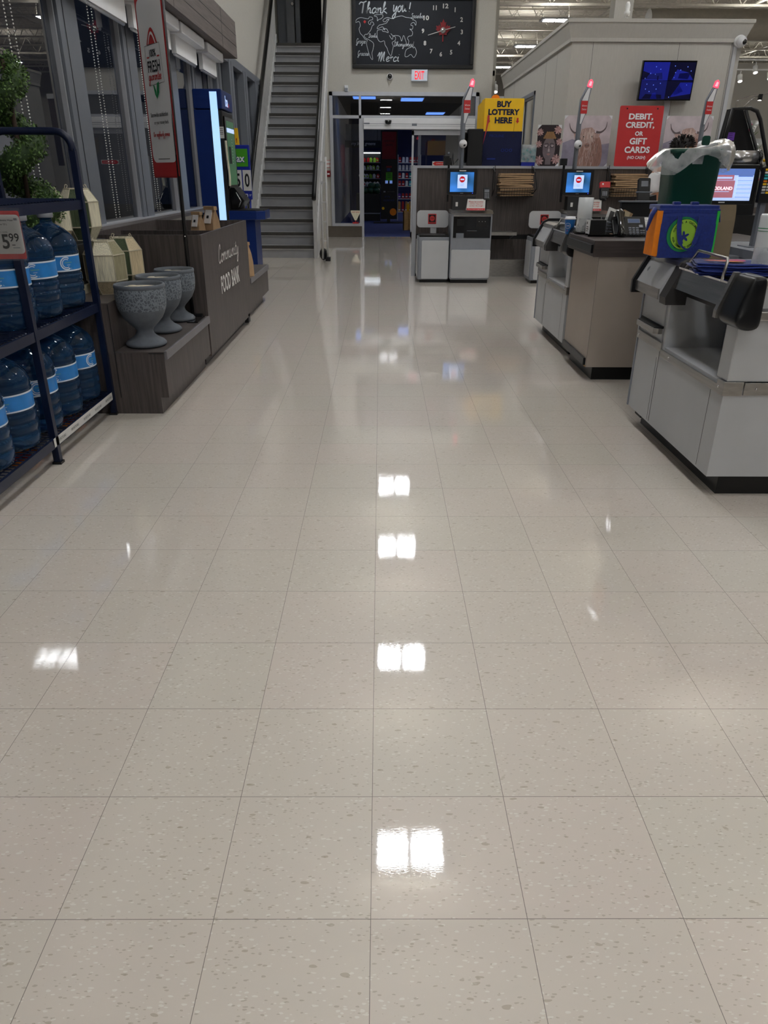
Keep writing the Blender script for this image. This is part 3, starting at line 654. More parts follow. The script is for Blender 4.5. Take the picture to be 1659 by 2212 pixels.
# entry hall beyond the doors
st(MB('wall_paint').box(-1.3, -1.2, YB+.25, 31, 0, 3.4), 'wall_entry'); st(MB('wall_paint').box(2.42, 2.52, YB+.25, 19.4, 0, 7), 'wall_entry')
st(MB('black_matte').box(-1.3, 2.5, YB+.25, 31, 3.3, 3.4), 'ceiling', loc=(0, 22, 3.3))
st(MB('night_blue').box(-1.3, 2.5, 31, 31.1, 0, 3.4), 'wall_entry')
st(MB('pale_pane').box(-1.15, .12, 27, 27.05, 2.35, 2.85), 'trim_80')
st(MB('valance').box(2.5, 3.2, 19.7, 19.8, 1.5, 2.93).use('white_plastic').box(2.5, 3.2, 19.66, 19.8, 2.93, 3.03), 'wall_entry')
st(MB('wall_paint').box(2.5, 7, 26, 26.1, 0, 3.5), 'wall_entry')
for i, (x, y) in enumerate(((-.45, 23.0), (.9, 23.6), (1.9, 28.6))):
    t = thing('ceiling_panel_light', ('square bluish panel light in the entry hall ceiling, '+('leftmost, behind the frame bar', 'middle one, seen whole', 'rightmost and smallest')[i]), 'ceiling light', (x, y, 3.27), group='panel lights in the entry hall')
    MB('troffer').box(x-.31, x+.31, y-.45, y+.45, 3.27, 3.28).build('diffuser', t); MB('white_plastic').box(x-.33, x+.33, y-.47, y+.47, 3.28, 3.30).build('rim', t)
t = thing('poster_stand', 'tall black poster stand with a dark red panel inside the entrance', 'stand', (.26, 23.5, 0))
bevel(MB('black').box(.01, .50, 23.5, 23.6, .12, 2.5).build('column', t), .01); MB('black').box(-.2, .75, 23.2, 23.9, .0, .03).box(.2, .3, 23.5, 23.6, .03, .13).build('base', t)
b = MB('deep_red').plane((.255, 23.498, 0), (1, 0, 0), (0, 0, 1)); b.rect(-.21, .21, 1.75, 2.46, .002, 'deep_red'); b.text('EVERYONE', 0, 2.22, .05, .3, 'black', .003); b.text('SAVES', 0, 2.12, .05, .2, 'black', .003); b.rect(-.09, .10, 1.17, 1.40, .002, 'sign_green')
for z in (1.35, 1.30, 1.25): b.rect(-.05, .06, z, z+.012, .003, 'ink')
b.rect(-.11, -.03, 1.10, 1.18, .003, 'screen_blue'); b.rect(.02, .10, 1.10, 1.18, .003, 'screen_blue'); b.rect(-.06, .04, 1.43, 1.51, .002, 'kiosk_blue'); b.rect(-.08, .08, 1.52, 1.57, .002, 'deep_red')
b.text('GET THE', -.05, .74, .04, .16, 'kiosk_blue', .003); b.text('GROCERIES FASTER', 0, .64, .05, .33, 'kiosk_blue', .003); b.rect(-.16, -.1, .86, .895, .003, 'mid_grey'); b.rect(-.06, .17, .865, .89, .003, 'dark_steel'); b.disc(.13, .32, .1, .002, 'orange'); b.disc(-.17, .42, .04, .003, 'yellow'); b.build('poster', t)
NTH = ['leftmost', 'second from left', 'third from left', 'third from right', 'second from right', 'rightmost']
# produce case seen through the doorway
t = thing('produce_shelf', 'lit produce case with packed salads beyond the entrance doors', 'shelf', (-.55, 26, .9))
MB('black').box(-.66, .0, 26.1, 26.6, .013, 1.98).build('back', t)
for z in (1.0, 1.23, 1.48, 1.70): MB('mid_grey').box(-.66, .0, 25.75+.1, 26.1, z-.02, z).build('shelf', t)
MB('off_white').box(-.66, .0, 25.8, 26.3, 1.98, 2.02).build('canopy', t)
MB('case_tube').box(-.66, .0, 25.82, 25.86, 1.955, 1.978).build('tube_light', t)
import itertools
cs = ['off_white', 'red', 'lime', 'white', 'screen_teal', 'yellow']
for z in (1.0, 1.23, 1.48, 1.70):
    for i in range(6):
        x = -.62+i*.105+random.uniform(-.01, .01)
        b = MB(random.choice(['off_white', 'white', 'lime', 'red'])); b.X = Matrix.Translation((x, 25.95, z)) @ Matrix.Rotation(random.uniform(-.3, .3), 4, 'Y')
        b.prism([(-.04, 0), (.045, 0), (.05, .10), (.0, .14), (-.045, .11)], 'y', -.04, .04); b.use(random.choice(['red', 'white', 'lime'])); b.prism([(-.02, .03), (.03, .03), (.02, .08), (-.02, .09)], 'y', -.045, -.041)
        rw_ = {1.0: 'lowest', 1.23: 'second lowest', 1.48: 'second highest', 1.70: 'highest'}[z]; tag(b.build('salad_pack'), 'small packet on the %s shelf of the lit produce case, %s' % (rw_, NTH[i]), 'package', 'packets on the %s shelf of the produce case' % rw_)
t = thing('melon_bin', 'dark bin under the lit produce case, heaped with watermelons', 'bin', (-.3, 24.6, 0))
MB('black').box(-.75, .0, 24.5, 25.4, .013, .80).build('box', t); MB('mid_grey').box(-.75, .0, 24.48, 24.5, .22, .25).build('rail', t)
for i, (x, y, z) in enumerate(((-.48, 24.68, .88), (-.30, 24.70, .88), (-.12, 24.68, .88), (-.28, 24.75, 1.02), (-.1, 24.78, 1.0))):
    tag(MB('melon').ball((x, y, z), .11, 14, (1.1, 1, .9)).build('watermelon'), 'dark green watermelon on the bin beyond the entrance, '+('leftmost', 'front middle', 'front right', 'upper left', 'upper right')[i], 'watermelon', 'watermelons in the bin')
tag(MB('black').plane((-.4, 25.2, 2.2), (1, 0, 0), (0, 0, 1)).rect(-.7, .4, -.1, .1, .001, 'black').text('my best greens', -.13, 0, .12, .75, 'off_white', .004, shear=.2).use('black').box(-.9, -.89, 25.2, 25.21, 2.28, 3.3).box(-.1, -.09, 25.2, 25.21, 2.28, 3.3).build('hanging_banner'), 'black banner with white words hanging in front of the produce case', 'banner')
t = thing('snack_shelf', 'white wire shelf with small colourful packs right of the black poster stand', 'shelf', (.85, 24.6, 0))
for z in (.28, .66, 1.02, 1.24, 1.46, 1.68): MB('off_white').box(.55, 1.25, 24.6, 24.9, z-.02, z).build('shelf', t)
for x in (.55, 1.25): MB('off_white').box(x-.01, x+.01, 24.85, 24.9, 0, 1.9).build('upright', t)
for z, m_ in ((.28, 'crate'), (.66, 'purple'), (1.02, 'cyan'), (1.24, 'teal'), (1.46, 'off_white'), (1.68, 'red')):
    for i in range(6):
        x = .60+i*.11; mm = random.choice([m_, m_, 'white', 'red'])
        h_ = .15 if z > .4 else .3
        tag(MB(mm).prism([(x-.04, z), (x+.04, z), (x+.04, z+h_*.9), (x+.02, z+h_), (x-.03, z+h_)], 'y', 24.65, 24.72).use('white').box(x-.03, x+.03, 24.645, 24.65, z+.04, z+.07).build('snack_pack'), 'small pack on the white snack shelf, %s, %s level' % (NTH[i], {.28: 'lowest', .66: 'second', 1.02: 'third', 1.24: 'fourth', 1.46: 'fifth', 1.68: 'top'}[z]), 'package', 'packs on the snack shelf')
t = thing('wooden_crate', 'wooden slat crate standing on the blue entry mat', 'crate', (.78, 20.4, 0))
for x in (.60, .74, .88): MB('crate').box(x, x+.13, 20.2, 20.22, .02, .48).box(x, x+.13, 20.6, 20.62, .02, .48).build('slat', t)
MB('crate').box(.6, 1.01, 20.22, 20.6, .42, .46).box(.6, .62, 20.2, 20.6, 0, .48).box(.99, 1.01, 20.2, 20.6, 0, .48).build('box', t)
for i, x in enumerate((.72, .81, .90)):
    t = thing('yellow_bottle', 'yellow bottle standing on the wooden crate in the entry, '+('leftmost', 'middle', 'rightmost')[i], 'bottle', (x, 20.35, .46), group='yellow bottles on the crate', world=False)
    MB('yellow_plastic').lathe([(.035, 0), (.037, .12), (.033, .16), (.014, .20)], k=12).build('body', t); MB('white').lathe([(.015, .20), (.015, .23)], k=10).build('cap', t)
# ------------------------------------------------------------------ staircase
t = thing('staircase', 'grey steel staircase with closed risers rising to the upper doorway', 'staircase', (-1.64, 13.3, 0))
RI, RU, SY = .2, .245, 13.32
SXL, SXR = -2.17, -1.145; mat('rail_black', (8, 8, 9), .38, spec=.35)
for i in range(19):
    y = SY+i*RU; z = (i+1)*RI
    s_ = MB('stair_grey'); s_.box(SXL, SXR, y+.015, y+.035, z-RI, z-.01); s_.box(SXL, SXR, y, y+RU+.03, z-.045, z-.002)
    s_.use('tread').box(SXL+.01, SXR-.01, y-.022, y+.05, z-.05, z+.001); s_.use('rail_white').box(SXL+.01, SXR-.01, y-.018, y+.02, z-.062, z-.051)
    s_.build('step', t)
def slope(y): return RI+(y-SY)*RI/RU
for x0, x1, nm in ((-2.215, -2.172, 'stringer'), (-1.143, -1.085, 'stringer')):
    ya, yb = SY-.03, SY+18.6*RU
    MB('rail_white').prism([(ya, 0), (ya+.34, 0), (yb, slope(yb)-.33), (yb, slope(yb)+.06), (ya, slope(ya)+.10)], 'x', x0, x1).build(nm, t)
for x, e0 in ((-2.195, 13.12), (-1.115, 13.20)):
    MB('rail_black').tube([(x, e0, slope(e0)+.84), (x, e0+.05, slope(e0)+.93), (x, 18.3, slope(18.3)+.93)], .038, 8, flat=1.0).build('handrail', t)
    MB('rail_white').box(x-.03, x+.03, SY-.07, SY-.01, 0, .98).build('post', t)
    MB('rail_white').tube([(x, SY-.03, slope(SY)+.78), (x, 18.2, slope(18.2)+.83)], .016, 6).build('lower_rail', t)
    for i in range(40):
        y = SY+.06+i*.118
        if y < 17.95: MB('rail_white').box(x-.008, x+.008, y-.008, y+.008, slope(y), slope(y)+.80).build('baluster', t)
t = thing('stepladder', 'folded light grey stepladder with black foot leaning by the right side of the staircase', 'stepladder', (-.92, 12.9, 0))
for x in (-.965, -.885): MB('rail_white').tube([(x, 12.88, .03), (x-.0, 12.95, 1.58)], .018, 8).build('rail', t)
for z in (.3, .6, .9, 1.2, 1.5): MB('rail_white').box(-.965, -.885, 12.89, 12.95, z, z+.02).build('rung', t)
MB('rail_white').tube([(-.99, 13.1, .05), (-.955, 12.98, 1.56)], .012, 6).build('rear_leg', t)
MB('rubber').ball((-.96, 12.95, .1), .09, 12, (.8, .8, 1.1)).box(-.92, -.84, 12.80, 12.95, 0, .06).build('foot', t)

# ------------------------------------------------------------------ cash machine
t = thing('cash_machine', 'tall blue and black cash machine with glowing light strip beside the windows', 'cash machine', (-2.1, 10.5, 0))
bevel(MB('black').box(-2.30, -1.965, 10.205, 10.88, .0, 2.04).build('cabinet', t), .015)
MB('kiosk_blue').box(-2.31, -2.115, 10.195, 10.89, 0, 2.04).build('side_trim', t)
hd = bevel(MB('kiosk_blue').box(-2.31, -1.955, 10.19, 10.9, 2.05, 2.265).build('header', t), .012)
b = MB('strip_light').box(-2.100, -2.012, 10.185, 10.20, .25, 2.235); b.build('light_strip', t)
b = MB('white').plane((-1.954, 10.53, 2.15), (0, 1, 0), (0, 0, 1)); b.text('ba', -.04, .0, .12, .17, 'screen_white', .002, bold=.02); b.text('ATM', .08, -.04, .045, .09, 'screen_red', .002); b.build('logo', hd)
sc = bevel(MB('black_gloss').box(-1.97, -1.945, 10.24, 10.86, 1.14, 1.98).build('screen_frame', t), .01)
b = MB('green_screen').plane((-1.943, 10.55, 1.56), (0, 1, 0), (0, 0, 1)); b.rect(-.24, .25, -.37, .37, .0); b.rect(-.24, .25, .24, .29, .002, 'screen_white')
for i in range(9): b.rect(.02, .06, .16-i*.035, .172-i*.035, .003, 'off_white')
b.rect(-.2, -.05, -.12, .08, .003, 'black'); b.build('screen', sc)
b = MB('off_white').plane((-1.985, 10.192, 1.79), (1, 0, 0), (0, 0, 1)); b.rect(-.03, .03, -.065, .065, .004)
for z in (.04, .02, 0, -.02): b.rect(-.02, .02, z, z+.006, .006, 'ink')
b.build('paper_notice', t)
MB('rope_cream').tube(smooth([(-1.94, 10.17, 1.70), (-1.935, 10.17, 1.5), (-1.925, 10.17, 1.3), (-1.93, 10.17, 1.18)]), .014, 8).build('strap', t)
sh = bevel(MB('kiosk_blue').prism([(-1.98, 10.2), (-1.62, 10.2), (-1.52, 10.30), (-1.52, 10.75), (-1.98, 10.8)], 'z', .775, .885).build('shelf', t), .01)
MB('black').prism([(-1.98, 10.21), (-1.625, 10.21), (-1.53, 10.31), (-1.53, 10.74), (-1.98, 10.79)], 'z', .886, .895).build('shelf_top', sh)
MB('kiosk_blue').box(-1.90, -1.66, 10.3, 10.75, 0, .775).build('pedestal', t)
MB('black_gloss').prism([(-1.97, .9), (-1.86, .9), (-1.78, 1.0), (-1.90, 1.16), (-1.97, 1.16)], 'y', 10.30, 10.75).build('keypad_hood', t)
b = MB('foil').tube([(-1.86, 10.27, .92), (-1.82, 10.27, 1.0), (-1.88, 10.27, 1.10)], .008, 6); b.build('keypad_trim', t)
# jackpot sign
t = thing('jackpot_sign', 'blue framed sign with green Max panel and number cards behind the cash machine', 'sign', (-2.08, 11.6, 0))
bevel(MB('sign_blue').box(-2.30, -1.885, 11.58, 11.64, .98, 1.70).build('board', t), .01)
b = MB('white').plane((-2.08, 11.575, 1.34), (1, 0, 0), (0, 0, 1)); b.rect(-.19, .17, .08, .31, .001, 'sign_green'); b.text('Max', .03, .18, .10, .20, 'sign_blue', .003, bold=.03); b.text('Max', .022, .188, .10, .20, 'white', .005, bold=.02)
for x, s_ in ((-.185, '1'), (-.05, '5'), (.085, '0')):
    b.rect(x-.005, x+.115, -.24, .035, .002, 'off_white'); b.text(s_, x+.055, -.10, .18, .07 if s_ != '1' else None, 'ink', .004, bold=.02)
b.text('Million', .02, -.29, .055, .24, 'white', .004, bold=.015); b.text('$*', .175, -.30, .03, .03, 'white', .004); b.build('sign_face', t)
for x in (-2.02, -1.95): MB('sign_blue').tube([(x, 11.61, .0), (x+.03, 11.61, .98)], .012, 6).build('leg', t)
MB('black').tube(smooth([(-1.97, 11.55, .98), (-1.93, 11.5, .9), (-1.96, 11.5, .7), (-1.93, 11.55, .5)]), .012, 6).build('cable', t)
t = thing('wet_floor_sign', 'yellow caution board peeking out above the jackpot sign', 'sign', (-2.13, 11.9, 0))
b = MB('yellow').prism([(-2.26, 0), (-2.0, 0), (-2.085, 1.93), (-2.13, 1.93)], 'y', 11.9, 11.93).plane((-2.11, 11.898, 1.77), (1, 0, 0), (0, 0, 1)); b.text('!', 0, .0, .06, None, 'red', .002, bold=.03); b.build('panel', t)

# ------------------------------------------------------------------ laminate display and food bank bin
t = thing('display_unit', 'dark laminate stepped display bench in front of the windows, carrying the stone planters', 'display', (-1.75, 4.9, 0))
b = MB('laminate').box(-2.03, -1.262, 4.21, 5.38, .10, .365); b.use('laminate').box(-2.03, -1.31, 4.21, 5.38, 0, .10); b.build('low_step', t)
MB('laminate_top').box(-2.03, -1.262, 4.208, 5.40, .365, .372).build('step_top', t)
bevel(MB('edge_strip').box(-1.262, -1.245, 4.215, 5.39, .325, .375).build('price_rail', t), .004)
b = MB('laminate').box(-2.03, -1.545, 4.206, 5.41, .372, .640); b.build('middle_step', t); MB('laminate_top').box(-2.03, -1.543, 4.204, 5.41, .640, .648).build('step_top', t)
RL_ = MB('laminate').box(-2.345, -2.04, 3.3, 5.41, 0, .925)
MB('frame_dark').box(-1.35, -1.262, 4.205, 4.209, .362, .366).box(-1.5465, -1.5435, 4.203, 4.206, .1, .64).build('panel_joint', t)
tag(RL_.build('window_ledge'), 'dark laminate ledge along the window behind the blue rack, carrying the topiary trough', 'ledge')
t = thing('food_bank_bin', 'open-topped dark laminate donation bin lettered Community Food Bank', 'donation bin', (-1.7, 6.3, 0))
FX = -1.262
b = MB('laminate').box(FX-.02, FX, 5.42, 7.30, .075, .925).box(-2.12, FX-.02, 5.42, 5.44, .075, .925).box(-2.12, FX-.02, 7.28, 7.30, .075, .925).box(-2.12, -2.10, 5.44, 7.28, .075, .925); b.build('shell', t)
MB('laminate_dark').box(-2.10, FX-.02, 6.26, 6.28, .2, .90).build('divider', t); MB('laminate_dark').box(-2.10, FX-.02, 5.82, 5.84, .2, .87).build('divider', t)
MB('laminate_dark').box(-2.10, FX-.02, 5.44, 7.28, .15, .17).build('bin_floor', t)
MB('laminate_dark').box(-2.1, FX-.06, 5.46, 7.27, 0, .075).build('toe_kick', t)
MB('black').box(-1.30, -1.262, 7.07, 7.16, .02, .10).build('foot', t)
b = MB('off_white').plane((FX+.001, 6.33, .5), (0, 1, 0), (0, 0, 1)); b.script('Community', -.40, .185, .058, .86, .013, 'off_white', .002, .25)
b.text('FOOD', -.19, .015, .135, .38, 'off_white', .002, bold=.03); b.text('BANK', .24, .015, .135, .36, 'off_white', .002, bold=.03); b.build('lettering', t)
# sill between bin and window
tag(MB('laminate_top').box(-2.34, -2.125, 5.95, 11.1, .895, .925).build('window_sill'), None, kind='structure'); 
t = thing('display_bench', 'low dark laminate bench beyond the donation bin', 'bench', (-1.7, 8.05, 0))
b = MB('laminate').box(-2.30, -1.29, 7.40, 8.66, .10, .375); b.build('body', t); MB('laminate').box(-2.28, -1.34, 7.42, 8.5, 0, .10).build('toe_kick', t)
MB('laminate_top').box(-2.30, -1.29, 7.40, 8.66, .375, .385).build('bench_top', t); MB('laminate').box(-2.30, -1.75, 7.40, 8.66, .385, .65).build('rear_step', t)
bevel(MB('edge_strip').box(-1.29, -1.272, 7.42, 8.64, .335, .388).build('price_rail', t), .004)

def paper_bag(name, label, loc, rz, w, d, h, mm='kraft', lean=0., roll=True, grp=None, lab=False):
    t = thing(name, label, 'bag', loc, rz, group=grp, world=False)
    t.rotation_euler = (lean, 0, rz)
    g = []
    rows = [(0, 1, 1), (.12, 1.02, 1.03), (.45, 1.0, .95), (.72, .98, .7), (.9, .97, .22), (1.0, .97, .05)]
    b = MB(mm); ring = []
    for z, kw, kd in rows:
        P = [(-w/2*kw, -d/2*kd), (0, -d/2*kd*1.06), (w/2*kw, -d/2*kd), (w/2*kw*.96, 0), (w/2*kw, d/2*kd), (0, d/2*kd*1.05), (-w/2*kw, d/2*kd), (-w/2*kw*.96, 0)]
        ring.append([(x+random.uniform(-.003, .003), y, z*h) for x, y in P])
    vs = [p for r in ring for p in r]; fs = [(i*8+j, i*8+(j+1) % 8, (i+1)*8+(j+1) % 8, (i+1)*8+j) for i in range(len(rows)-1) for j in range(8)]
    b.add(vs, fs+[tuple(range(8))[::-1], tuple(8*(len(rows)-1)+j for j in range(8))], False); b.build('bag_body', t)
    if roll: MB(mm).box(-w/2, w/2, -.018, .018, h*.97, h*1.07).build('folded_top', t)
    if lab:
        q = MB('off_white'); q.X = Matrix.Translation((0, -d/2*.8, h*.62)) @ Matrix.Rotation(radians(-18), 4, 'X'); q.box(-w*.3, w*.3, -.012, -.004, -.02*h, .36*h); q.use('ink').box(-w*.1, w*.1, -.014, -.012, .12*h, .2*h); q.build('printed_label', t)
    return t
paper_bag('paper_bag', 'brown paper bag with white label inside the donation bin, nearer the stairs and upright', (-1.49, 6.85, .74), radians(-35), .13, .10, .30, lab=True)
paper_bag('paper_bag', 'small brown paper bag leaning in the donation bin, left of the taller one', (-1.60, 6.80, .74), radians(-30), .10, .09, .26, lab=True)
tag(MB('laminate_dark').box(-1.72, -1.35, 6.72, 7.0, .17, .74).build('cardboard_carton'), 'dark carton inside the donation bin under the paper bags', 'box')
paper_bag('paper_bag', 'tan paper bag standing on the low bench just beyond the donation bin', (-1.375, 7.56, .386), radians(50), .20, .11, .30)

# ------------------------------------------------------------------ stone planters on the step
def planter(loc, label, h=.36, r=.145):
    t = thing('stone_planter', label, 'planter', loc, group='grey goblet planters on the display step', world=False)
    k = h/.36; q = r/.145
    base = [(0, 0), (.105, 0), (.118, .008), (.120, .018), (.108, .032), (.075, .050), (.054, .070), (.048, .088), (.055, .105), (.085, .135), (.112, .165), (.128, .195), (.136, .215)]
    MB('stone').lathe([(a*q, z*k) for a, z in base], k=40, cap=False).build('foot', t)
    band = [(.136, .215), (.141, .235), (.1445, .26), (.1455, .29), (.145, .315), (.142, .335)]
    MB('pot_relief').lathe([(a*q, z*k) for a, z in band], k=48, cap=False).build('relief_band', t)
    rim = [(.142, .335), (.1455, .340), (.1455, .352), (.141, .36), (.132, .358), (.129, .345), (.128, .33)]
    MB('stone').lathe([(a*q, z*k) for a, z in rim], k=40, cap=False).build('rim', t)
    MB('wax').lathe([(.001, .338*k), (.06*q, .336*k), (.129*q, .334*k)], k=24, cap=False).ball((.02, .01, .340*k), .02, 8, (1, 1, .3)).ball((-.05, .03, .338*k), .03, 8, (1, 1, .3)).build('filling', t)
    return t
planter((-1.412, 4.395, .373), 'grey stone goblet planter with scroll relief, nearest of the three')
planter((-1.425, 4.83, .373), 'grey stone goblet planter with scroll relief, middle of the three', .355, .140)
planter((-1.427, 5.235, .373), 'grey stone goblet planter with scroll relief, farthest, against the donation bin', .35, .135)
tag(MB('black_gloss').box(-1.345, -1.27, 5.12, 5.36, .373, .380).build('tray'), 'flat black plastic tray on the step by the farthest planter', 'tray')

# ------------------------------------------------------------------ rope lanterns
def lantern(loc, label, r, h, c, rz=0., grp='rope-wrapped lanterns'):
    t = thing('rope_lantern', label, 'lantern', loc, rz, group=grp, world=False)
    rr = [(r*.60, 0), (r, h*.26), (r, h*.74), (r*.60, h*.985)]; n = 6; ci = 0
    for band in range(3):
        for j in range(n):
            a0, a1 = 2*pi*j/n, 2*pi*(j+1)/n; (r0, z0), (r1, z1) = rr[band], rr[band+1]
            b = MB(c[(j+band*(1 if band != 1 else 2)) % len(c)])
            b.quad((r0*cos(a0), r0*sin(a0), z0), (r0*cos(a1), r0*sin(a1), z0), (r1*cos(a1), r1*sin(a1), z1), (r1*cos(a0), r1*sin(a0), z1)); b.build('rope_panel', t)
    b = MB('wire')
    for (q, z) in rr:
        b.tube([(q*cos(2*pi*j/n), q*sin(2*pi*j/n), z) for j in range(n)], .004, 5, closed=True)
    for j in range(n): b.tube([(q*1.0*cos(2*pi*j/n), q*sin(2*pi*j/n), z) for q, z in rr], .003, 5)
    b.build('frame', t)
    MB('rope_cream').lathe([(r*.60, h*.985), (r*.60, h), (r*.54, h), (r*.54, h*.97)], k=6, smooth=False, cap=False).build('rim', t)
    b = MB('wire')
    for s_ in (-1, 1): b.tube(smooth([(s_*r*.55, 0, h*.98), (s_*r*.5, .0, h*1.06), (s_*r*.4, .01, h*1.05), (s_*r*.45, .0, h*1.0)]), .0025, 5)
    b.tube(smooth([(-r*.45, 0, h), (0, -.02, h*.97), (r*.45, 0, h)]), .002, 5)
    b.build('handle', t); MB('black').lathe([(r*.55, .004), (r*.55, .01)], k=6).build('base_plate', t)
    return t
lantern((-1.665, 4.60, .648), 'cream and olive rope lantern on the middle step, in front of the green one', .118, .305, ['rope_cream', 'rope_olive', 'rope_cream', 'rope_cream', 'rope_tan', 'rope_olive'], .25)
lantern((-1.655, 4.93, .648), 'dark green and cream rope lantern on the middle step, behind the cream one', .115, .30, ['rope_green', 'rope_cream', 'rope_green', 'rope_tan'], .1)
lantern((-1.885, 4.90, .932), 'green and cream rope lantern on the rear ledge, right of the rack post', .118, .30, ['rope_green', 'rope_cream'], .35)
lantern((-1.945, 4.58, .932), 'cream and tan rope lantern on the rear ledge, left of the rack post', .12, .29, ['rope_cream', 'rope_tan', 'rope_cream', 'rope_cream'], .1)
t = thing('black_carton', 'black box with white lettering under the rear rope lanterns', 'box', (-1.95, 4.6, .65))
bevel(MB('black').box(-2.03, -1.80, 4.30, 5.05, .70, .93).build('carton', t), .004); MB('off_white').plane((-1.93, 4.298, .90), (1, 0, 0), (0, 0, 1)).text('DAMLON', 0, 0, .018, .10, 'mid_grey', .002).build('lettering', t)
MB('rope_cream').box(-2.035, -1.79, 4.28, 5.06, .65, .70).build('pallet', t)

# ------------------------------------------------------------------ spiral topiary
t = thing('topiary', 'green spiral boxwood topiary in a grey trough behind the blue rack', 'plant', (-2.0, 4.48, .93))
MB('stem').tube([(-2.0, 4.48, .98), (-2.0, 4.48, 1.86)], .012, 8).build('trunk', t)
b = MB('leaf'); rnd = random.Random(3); core = MB('leaf_dark')
def leaf_at(b, p, n, s):
    n = n.normalized(); a = n.orthogonal().normalized(); a = (Matrix.Rotation(rnd.uniform(0, 6.28), 3, n) @ a); c = n.cross(a)
    tip = p+(a*.8+n*.6)*s; b.add([p, p+a*s*.45+c*s*.28+n*s*.25, tip, p+a*s*.45-c*s*.28+n*s*.25], [(0, 1, 2, 3)], False)
blobs = []
NT = 2.6
for i in range(46):
    f = i/45; a = -1.9+f*NT*2*pi; R = .115*(1-f)+.045*f; z = 1.04+f*.82; rb = .088*(1-f)+.058*f
    blobs.append((Vector((-2.0+R*cos(a), 4.48+R*sin(a), z)), rb))
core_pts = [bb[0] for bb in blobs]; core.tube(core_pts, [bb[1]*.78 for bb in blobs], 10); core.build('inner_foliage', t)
for c_, rb in blobs:
    for _ in range(int(150*(rb/.085)**2)+30):
        v = Vector((rnd.gauss(0, 1), rnd.gauss(0, 1), rnd.gauss(0, 1))).normalized(); b.use('leaf' if rnd.random() < .7 else 'leaf_dark')
        leaf_at(b, c_+v*rb*rnd.uniform(.78, 1.0), v+Vector((0, 0, .2)), rnd.uniform(.016, .024))
o = b.build('foliage', t); o['kind'] = 'stuff'
MB('stone').prism([(4.34, .926), (4.60, .926), (4.64, 1.04), (4.30, 1.04)], 'x', -2.14, -1.93).build('trough', t)
t = thing('ribbed_shade', 'dark grey ribbed dome-shaped pot left of the topiary, seen above the rack', 'pot', (-2.02, 3.62, .93))
MB('dark_steel').lathe([(.10, 0), (.13, .10), (.13, .24), (.11, .33), (.05, .39), (0.001, .41)], (-2.18, 3.72, .927), 36, fn=lambda i, a, z: 1+.03*(int(a*36/(2*pi)+.5) % 2)).build('dome', t)

# ------------------------------------------------------------------ banner on its pole
t = thing('banner_stand', 'tall black pole with red and white fresh guarantee banner beside the donation bin', 'banner', (-1.31, 5.22, .373))
MB('black').tube([(-1.368, 5.395, .39), (-1.352, 5.395, 2.6)], .013, 8).build('pole', t); MB('black').box(-1.41, -1.30, 5.378, 5.412, .373, .39).build('base', t)
MB('chrome').ball((-1.364, 5.382, .92), .006, 8).build('screw', t)
p0 = Vector((-1.602, 5.655, 0)); p1 = Vector((-1.350, 5.37, 0)); u = (p1-p0).normalized(); Wb = (p1-p0).length
b = MB('sign_red').plane((p0.x, p0.y, 1.30), u, (0, 0, 1)); H = 1.075
b.X = None
b.rect(0, Wb, 0, H, .0, 'sign_red'); b.poly(rrect(.018, Wb-.018, .085, H-.045, .05, 6), .002, 'white')
mx = Wb/2
b.poly([(mx-.075+.15*i/16, .775+.09*sin(pi*i/16)) for i in range(17)], .004, 'sign_red'); b.poly([(mx-.058+.116*i/16, .775+.068*sin(pi*i/16)) for i in range(17)], .005, 'white'); b.poly([(mx-.045+.09*i/16, .775+.052*sin(pi*i/16)) for i in range(17)], .006, 'sign_red')
b.line([(mx-.1, .545), (mx-.11, .77), (mx+.1, .775), (mx+.12, .555)], .003, .005, 'ink', True); b.rect(mx-.1, mx+.105, .555, .772, .0045, 'white')
b.rect(mx-.09, mx-.055, .70, .708, .006, 'sign_red'); b.rect(mx+.055, mx+.09, .70, .708, .006, 'sign_red')
b.text('100%', mx, .725, .042, .09, 'ink', .007, bold=.03); b.text('FRESH', mx, .652, .066, .175, 'ink', .007, bold=.02)
b.script('guarantee', mx-.09, .575, .026, .18, .006, 'sign_red', .008)
b.poly([(mx-.035, .545), (mx-.02, .49), (mx+.005, .462), (mx+.0, .51), (mx-.02, .545)], .009, 'green'); b.poly([(mx+.05, .562), (mx+.04, .50), (mx+.0, .462), (mx+.01, .52), (mx+.02, .553)], .0095, 'green')
b.text('Storewide satisfaction', mx+.0, .375, .026, .25, 'ink', .007, bold=.02); b.text('or your money back.', mx+.02, .325, .028, .21, 'ink', .007, bold=.02)
b.script('Our neighbourly promise.', mx-.115, .245, .014, .24, .004, 'sign_red', .008)
b.rect(mx-.09, mx+.08, .105, .109, .004, 'ink')
o = b.build('banner_front', t)
n = u.cross(Vector((0, 0, 1)))
b = MB('sign_red').plane(p0+Vector((-.023, .086, 1.29)), u, (0, 0, 1)); b.rect(0, Wb, 0, H, 0, 'sign_red'); b.build('banner_back', t)
MB('black').tube([(p0.x, p0.y, 1.30+H), (p1.x, p1.y, 1.30+H)], .008, 6).build('crossbar', t)

